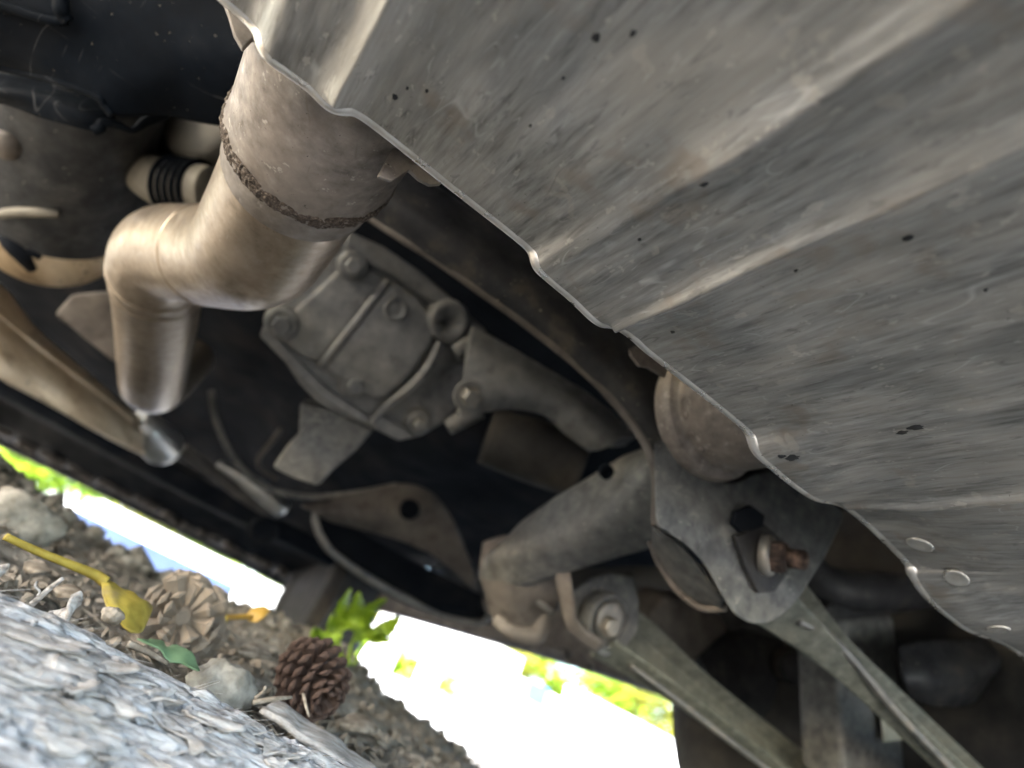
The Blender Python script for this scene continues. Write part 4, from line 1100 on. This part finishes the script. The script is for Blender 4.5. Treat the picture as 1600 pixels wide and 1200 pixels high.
sweep('stalk', [at(345, 992, 0.52), at(350, 968, 0.54), at(370, 964, 0.55), at(392, 963, 0.555)], [0.002] * 4, M['orange'], ol, n=24, seg=8)
patch('torn_half', [[(340, 965, 0.53), (338, 985, 0.525), (335, 1008, 0.52)], [(356, 962, 0.53), (352, 985, 0.525), (346, 1006, 0.52)]], M['yellow'], ol, nu=12, nv=6, thick=0.0008)
gl = leaf('green_leaf', [[(214, 998, 0.372), (236, 1012, 0.368), (252, 1018, 0.366), (262, 1034, 0.364), (285, 1036, 0.362), (312, 1045, 0.36)],
                         [(225, 1000, 0.374), (244, 1008, 0.372), (258, 1014, 0.37), (270, 1022, 0.368), (290, 1028, 0.366), (312, 1046, 0.362)],
                         [(235, 1000, 0.38), (252, 1004, 0.379), (260, 1012, 0.377), (275, 1008, 0.376), (300, 1020, 0.372), (313, 1046, 0.364)]], M['mint'], 'pale green leaf fragment lying just behind the log', 'leaf')
bl = leaf('grey_leaf', [[(410, 1105, 0.36), (450, 1140, 0.352), (500, 1175, 0.345), (560, 1215, 0.34)],
                        [(430, 1100, 0.372), (475, 1135, 0.365), (525, 1168, 0.358), (585, 1210, 0.352)],
                        [(445, 1108, 0.38), (495, 1140, 0.375), (545, 1175, 0.368), (600, 1215, 0.36)]], M['bark'], 'long pale grey bark slab beside the log edge', 'bark', thick=0.003, nu=40, nv=16)
bl.name = 'bark_slab'

for k, (u, v, Y, w, lab) in enumerate(((400, 1018, 0.46, 26, 'curled grey dry leaf between the two pine cones'), (110, 925, 0.42, 24, 'curled brown dry leaf under the yellow stalk'),
                                       (560, 1130, 0.46, 30, 'curled brown dry leaf on the soil below the dark pine cone'), (60, 885, 0.47, 22, 'small dry leaf beside the yellow stalk at the left'))):
    leaf('dry_leaf', [[(u - w, v - 6, Y), (u - w * 0.3, v - w * 0.5, Y + 0.01), (u + w * 0.5, v - w * 0.3, Y + 0.012), (u + w, v + w * 0.3, Y)],
                      [(u - w, v, Y - 0.004), (u - w * 0.3, v + 2, Y - 0.006), (u + w * 0.4, v + 6, Y - 0.006), (u + w, v + w * 0.35, Y - 0.002)],
                      [(u - w * 0.9, v + 8, Y), (u - w * 0.3, v + w * 0.4, Y - 0.008), (u + w * 0.4, v + w * 0.5, Y - 0.008), (u + w, v + w * 0.4, Y)]], M['litter'], lab, 'leaf')

def stone(name, centre, r, sq, material, label, seed):
    bm = bmesh.new()
    bmesh.ops.create_icosphere(bm, subdivisions=4, radius=1)
    for v in bm.verts:
        d = v.co.normalized()
        k = 1 + 0.22 * mnoise.fractal(d * 1.3 + Vector((seed, 0, 0)), 1.0, 2.0, 3) + 0.05 * mnoise.fractal(d * 5 + Vector((seed, 3, 0)), 1.0, 2.0, 3)
        v.co = Vector(centre) + Vector((d.x * r * sq[0], d.y * r * sq[1], d.z * r * sq[2])) * k
    o = bm_obj(name, bm, material, None, smooth=True)
    return tag(o, label, 'stone')
stone('stone', at(346, 1072, 0.385), 0.0150, (1.15, 1.0, 0.85), M['stone'], 'pale rounded stone on the soil beside the log', 2)
stone('stone', at(26, 812, 0.62), 0.027, (1.2, 0.9, 0.75), M['stone'], 'grey green rounded stone at the left edge above the yellow stalk', 9)
stone('stone', at(176, 962, 0.355), 0.0042, (1.2, 1, 0.9), M['litter'], 'small brown pebble below the yellow leaf', 14)

# weed with fresh leaves
weed = empty('green_weed', at(560, 1000, 0.78))
tag(weed, 'fresh green weed with toothed leaves standing in the gap', 'plant')
def weed_leaf(u0, v0, u1, v1, w, Y, twist):
    a = at(u0, v0, Y); b = at(u1, v1, Y - 0.01)
    ax_ = (b - a); n_ = Vector((twist, -1, 0.3)).normalized()
    sd_ = ax_.cross(n_).normalized() * px(u0, v0, w, Y)
    V, F = [], []
    k = 13
    for i in range(k):
        t = i / (k - 1)
        hw = math.sin(math.pi * min(1, t * 0.93 + 0.04)) ** 0.8 * (1 + (0.22 if i % 2 else -0.12))
        c = a + ax_ * t + n_ * -0.02 * math.sin(t * math.pi)
        V += [c - sd_ * hw, c - n_ * 0.002, c + sd_ * hw]
    for i in range(k - 1):
        F += [(3 * i, 3 * i + 1, 3 * i + 4, 3 * i + 3), (3 * i + 1, 3 * i + 2, 3 * i + 5, 3 * i + 4)]
    mesh_obj('leaf', V, F, M['green'], weed, solid=0.0006)
for a in ((556, 985, 548, 920, 13, 0.78, 0.3), (570, 980, 560, 925, 14, 0.77, -0.2), (575, 985, 604, 935, 15, 0.78, 0.5), (585, 985, 625, 965, 14, 0.77, -0.4), (592, 985, 612, 1002, 12, 0.76, 0.2),
          (560, 990, 588, 955, 15, 0.79, 0.1), (530, 1000, 490, 985, 12, 0.74, 0.3), (535, 990, 492, 1003, 11, 0.74, -0.3), (545, 980, 520, 962, 13, 0.76, 0.2), (565, 975, 540, 950, 14, 0.79, 0.4), (555, 990, 600, 985, 12, 0.77, 0.2)):
    weed_leaf(*a)
for (a, b) in (((545, 1040), (560, 980)), ((540, 1040), (530, 995)), ((552, 1040), (590, 985))):
    sweep('stem', [at(a[0], a[1], 0.78), at((a[0] + b[0]) / 2 - 4, (a[1] + b[1]) / 2, 0.78), at(b[0], b[1], 0.78)], [0.0022, 0.002, 0.0015], M['green'], weed, n=14, seg=8)

# twigs one can tell apart
for i, (pts, r, lab) in enumerate(((((395, 1098, 0.33), (430, 1092, 0.33), (455, 1090, 0.335)), 0.0012, 'thin pale twig lying right of the pale stone'),
                                   (((398, 1092, 0.335), (410, 1082, 0.335), (415, 1072, 0.335)), 0.001, 'short upright splinter twig behind the pale stone'),
                                   (((200, 1005, 0.355), (235, 1020, 0.355), (262, 1036, 0.355)), 0.0016, 'brown twig lying in front of the green leaf fragment'),
                                   (((474, 1085, 0.37), (478, 1105, 0.36), (483, 1120, 0.355)), 0.0008, 'fine stalk leaning below the dark pine cone'))):
    tag(sweep('twig', [at(*p) for p in pts], [r, r * 0.9, r * 0.6], M['litter'], None, n=16, seg=8, rough=0.0004), lab, 'twig')

# loose litter : needles, crumbs, leaf scraps (uncountable)
V, F = [], []
def bit(p, d, n, ln, w, th):
    sd_ = d.cross(n).normalized() * w
    b0 = len(V)
    for k, (e, s) in enumerate(((0, 0.5), (0.5, 1.0), (1, 0.25))):
        c = p + d * ln * (e - 0.5) + n * (th * 2 * math.sin(e * math.pi))
        V.extend([c - sd_ * s, c + sd_ * s, c + n * th])
    for k in range(2):
        a = b0 + 3 * k
        F.extend([(a, a + 3, a + 5, a + 2), (a + 2, a + 5, a + 4, a + 1), (a, a + 1, a + 4, a + 3)])
for k in range(5200):
    y = 0.22 + 1.0 * random.random() ** 1.3
    x = y * random.uniform(-0.4, 0.85)
    n = (Vector((0, 0, 1)) + Vector(mnoise.random_unit_vector()) * 0.5).normalized()
    d = Vector(mnoise.random_unit_vector()); d = (d - n * d.dot(n)).normalized()
    kind = random.random()
    p = Vector((x, y, gz(x, y) + 0.001))
    if kind < 0.5: bit(p, d, n, random.uniform(0.008, 0.035), random.uniform(0.0004, 0.0009), 0.0006)
    elif kind < 0.85: bit(p, d, n, random.uniform(0.003, 0.010), random.uniform(0.0015, 0.004), 0.002)
    else: bit(p, d, n, random.uniform(0.010, 0.022), random.uniform(0.003, 0.007), 0.0015)
lit = mesh_obj('litter', V, F, M['litter'], None, smooth=False)
tag(lit, 'dry needles, crumbs and leaf scraps strewn over the soil', 'litter', kind='stuff')

# ------------------------------------------------------------------ beyond the car
def box(name, x0, x1, y0, y1, z0, z1, material, parent=None, bevel=0.0):
    V = [(x, y, z) for x in (x0, x1) for y in (y0, y1) for z in (z0, z1)]
    return mesh_obj(name, V, [(0, 1, 3, 2), (4, 6, 7, 5), (0, 4, 5, 1), (2, 3, 7, 6), (0, 2, 6, 4), (1, 5, 7, 3)], material, parent, smooth=False, bevel=bevel)
GZ = CAM.z - 0.10
wall = empty('garden_wall', (6, 13, GZ))
tag(wall, 'white rendered garden wall glaring in the sun beyond the car', 'wall')
for (x0, x1, h_) in ((-7, 4.0, 0.98), (4.0, 7.0, 1.15), (7.0, 10.0, 1.5), (10.0, 18.0, 1.85)):
    box('wall_face', x0 + 0.003, x1 - 0.003, 13.0, 13.25, GZ - 0.1, GZ + h_, M['white'], wall)
    box('coping', x0 + 0.006, x1 - 0.006, 12.95, 13.30, GZ + h_, GZ + h_ + 0.07, M['white'], wall, bevel=0.01)

def leaf_mass(name, cx, cy, cz, rx, ry, rz, n, size, material, parent, seed):
    rs = random.Random(seed)
    V, F = [], []
    cl = [(rs.uniform(-1, 1), rs.uniform(-1, 1), rs.uniform(-1, 1), rs.uniform(0.25, 0.5)) for _ in range(26)]
    for i in range(n):
        c = cl[i % 26]
        d = Vector(mnoise.random_unit_vector()) * c[3] * rs.random() ** 0.4
        p = Vector((cx + (c[0] * 0.75 + d.x) * rx, cy + (c[1] * 0.75 + d.y) * ry, cz + (c[2] * 0.75 + d.z) * rz))
        a = Vector(mnoise.random_unit_vector()); b = a.orthogonal().normalized()
        s = size * rs.uniform(0.6, 1.3)
        b0 = len(V)
        V += [p - a * s, p + b * s * 0.5, p + a * s, p - b * s * 0.5]
        F.append((b0, b0 + 1, b0 + 2, b0 + 3))
    return mesh_obj(name, V, F, material, parent, smooth=False)
for i, (cx, cy, h, lab) in enumerate(((-3, 16, 3.2, 'leafy green tree behind the white wall, leftmost'), (3.5, 17, 3.0, 'leafy green tree behind the white wall, straight ahead'), (9.5, 16, 2.8, 'leafy green tree behind the white wall, toward the right'), (15.5, 17, 3.4, 'leafy green tree behind the white wall, rightmost'))):
    t = empty('tree', (cx, cy, GZ)); tag(t, lab, 'tree', 'trees behind the white wall')
    sweep('trunk', [(cx, cy, GZ - 0.1), (cx + 0.1, cy, GZ + 1.2), (cx - 0.05, cy, GZ + h)], [0.16, 0.12, 0.06], M['trunk'], t, n=14, seg=12)
    leaf_mass('crown', cx, cy, GZ + h, 2.6, 1.6, 1.9, 5000, 0.13, M['grass'], t, i + 30)
for i, (cx, cy, lab) in enumerate(((4.6, 10.5, 'yellow green shrub seen through the white gate'),)):
    t = empty('shrub', (cx, cy, GZ)); tag(t, lab, 'shrub')
    sweep('stem', [(cx, cy, GZ - 0.05), (cx, cy, GZ + 0.5)], [0.04, 0.02], M['trunk'], t, n=6, seg=8)
    leaf_mass('foliage', cx, cy, GZ + 0.5, 1.3, 0.6, 0.4, 2600, 0.07, M['green'], t, i + 60)
hedge = empty('hedge', (6, 14.2, GZ)); tag(hedge, 'long sunlit yellow green hedge above the white wall', 'hedge')
for k in range(9):
    leaf_mass('foliage', -6 + k * 2.8, 14.3, GZ + np.interp(-6 + k * 2.8, [3, 6, 9, 13], [1.45, 1.7, 2.1, 2.5]) + 0.1 * math.sin(k * 2.1), 2.0, 0.7, 0.75, 2600, 0.085, M['lime'] if k % 3 else M['green'], hedge, 90 + k)
plant = empty('planter', (-0.2, 6.2, GZ)); tag(plant, 'low planter box, blue shade put into its colour, in the left part of the bright gap', 'planter')
box('planter_box', -1.1, 0.95, 6.0, 6.35, GZ + 0.0, GZ + 0.40, M['blueshade'], plant, bevel=0.01)
leaf_mass('foliage', -0.72, 6.2, GZ + 0.55, 0.45, 0.2, 0.14, 1200, 0.035, M['green'], plant, 77)
gate = empty('white_gate', (4.2, 8.6, GZ)); tag(gate, 'white framed gate with openings showing green behind', 'gate')
gy = 8.0
def gbox(name, u0, u1, v0, v1):
    pass
for (x0, x1, z0, z1, nm) in ((3.0, 5.2, 0.72, 1.25, 'top_rail'), (3.0, 5.2, -0.05, 0.36, 'bottom_rail'), (3.0, 3.42, 0.36, 0.72, 'stile'), (3.78, 4.10, 0.36, 0.72, 'stile'), (4.46, 5.2, 0.36, 0.72, 'stile')):
    box(nm, x0, x1, gy, gy + 0.05, GZ + z0, GZ + z1, M['white'], gate, bevel=0.005)
sign = box('blue_sign', 8.75, 9.3, 12.90, 12.94, GZ + 1.22, GZ + 1.62, M['blue'], None, bevel=0.005)
tag(sign, 'small blue board fixed at the top of the white wall', 'sign')
# ragged clods that break the lower edge of the bright gap
V, F = [], []
rc_ = random.Random(21)
for k in range(420):
    y = rc_.uniform(0.85, 1.15)
    x = y * rc_.uniform(-0.30, 0.80)
    r = rc_.uniform(0.004, 0.014) * (1.5 if x / y < 0.1 else 1.0)
    c = Vector((x, y, gz(x, y) + r * 0.3))
    b0 = len(V)
    bm = bmesh.new(); bmesh.ops.create_icosphere(bm, subdivisions=1, radius=r)
    for w in bm.verts: V.append(c + w.co * (0.8 + 0.5 * mnoise.noise(w.co * 150 + c * 30)) * 1.0)
    bm.verts.index_update()
    for f in bm.faces: F.append([b0 + w.index for w in f.verts])
    bm.free()
tag(mesh_obj('soil_clods', V, F, M['soil'], None), 'small crumbly clods along the crest of the soil bank', 'soil', kind='stuff')
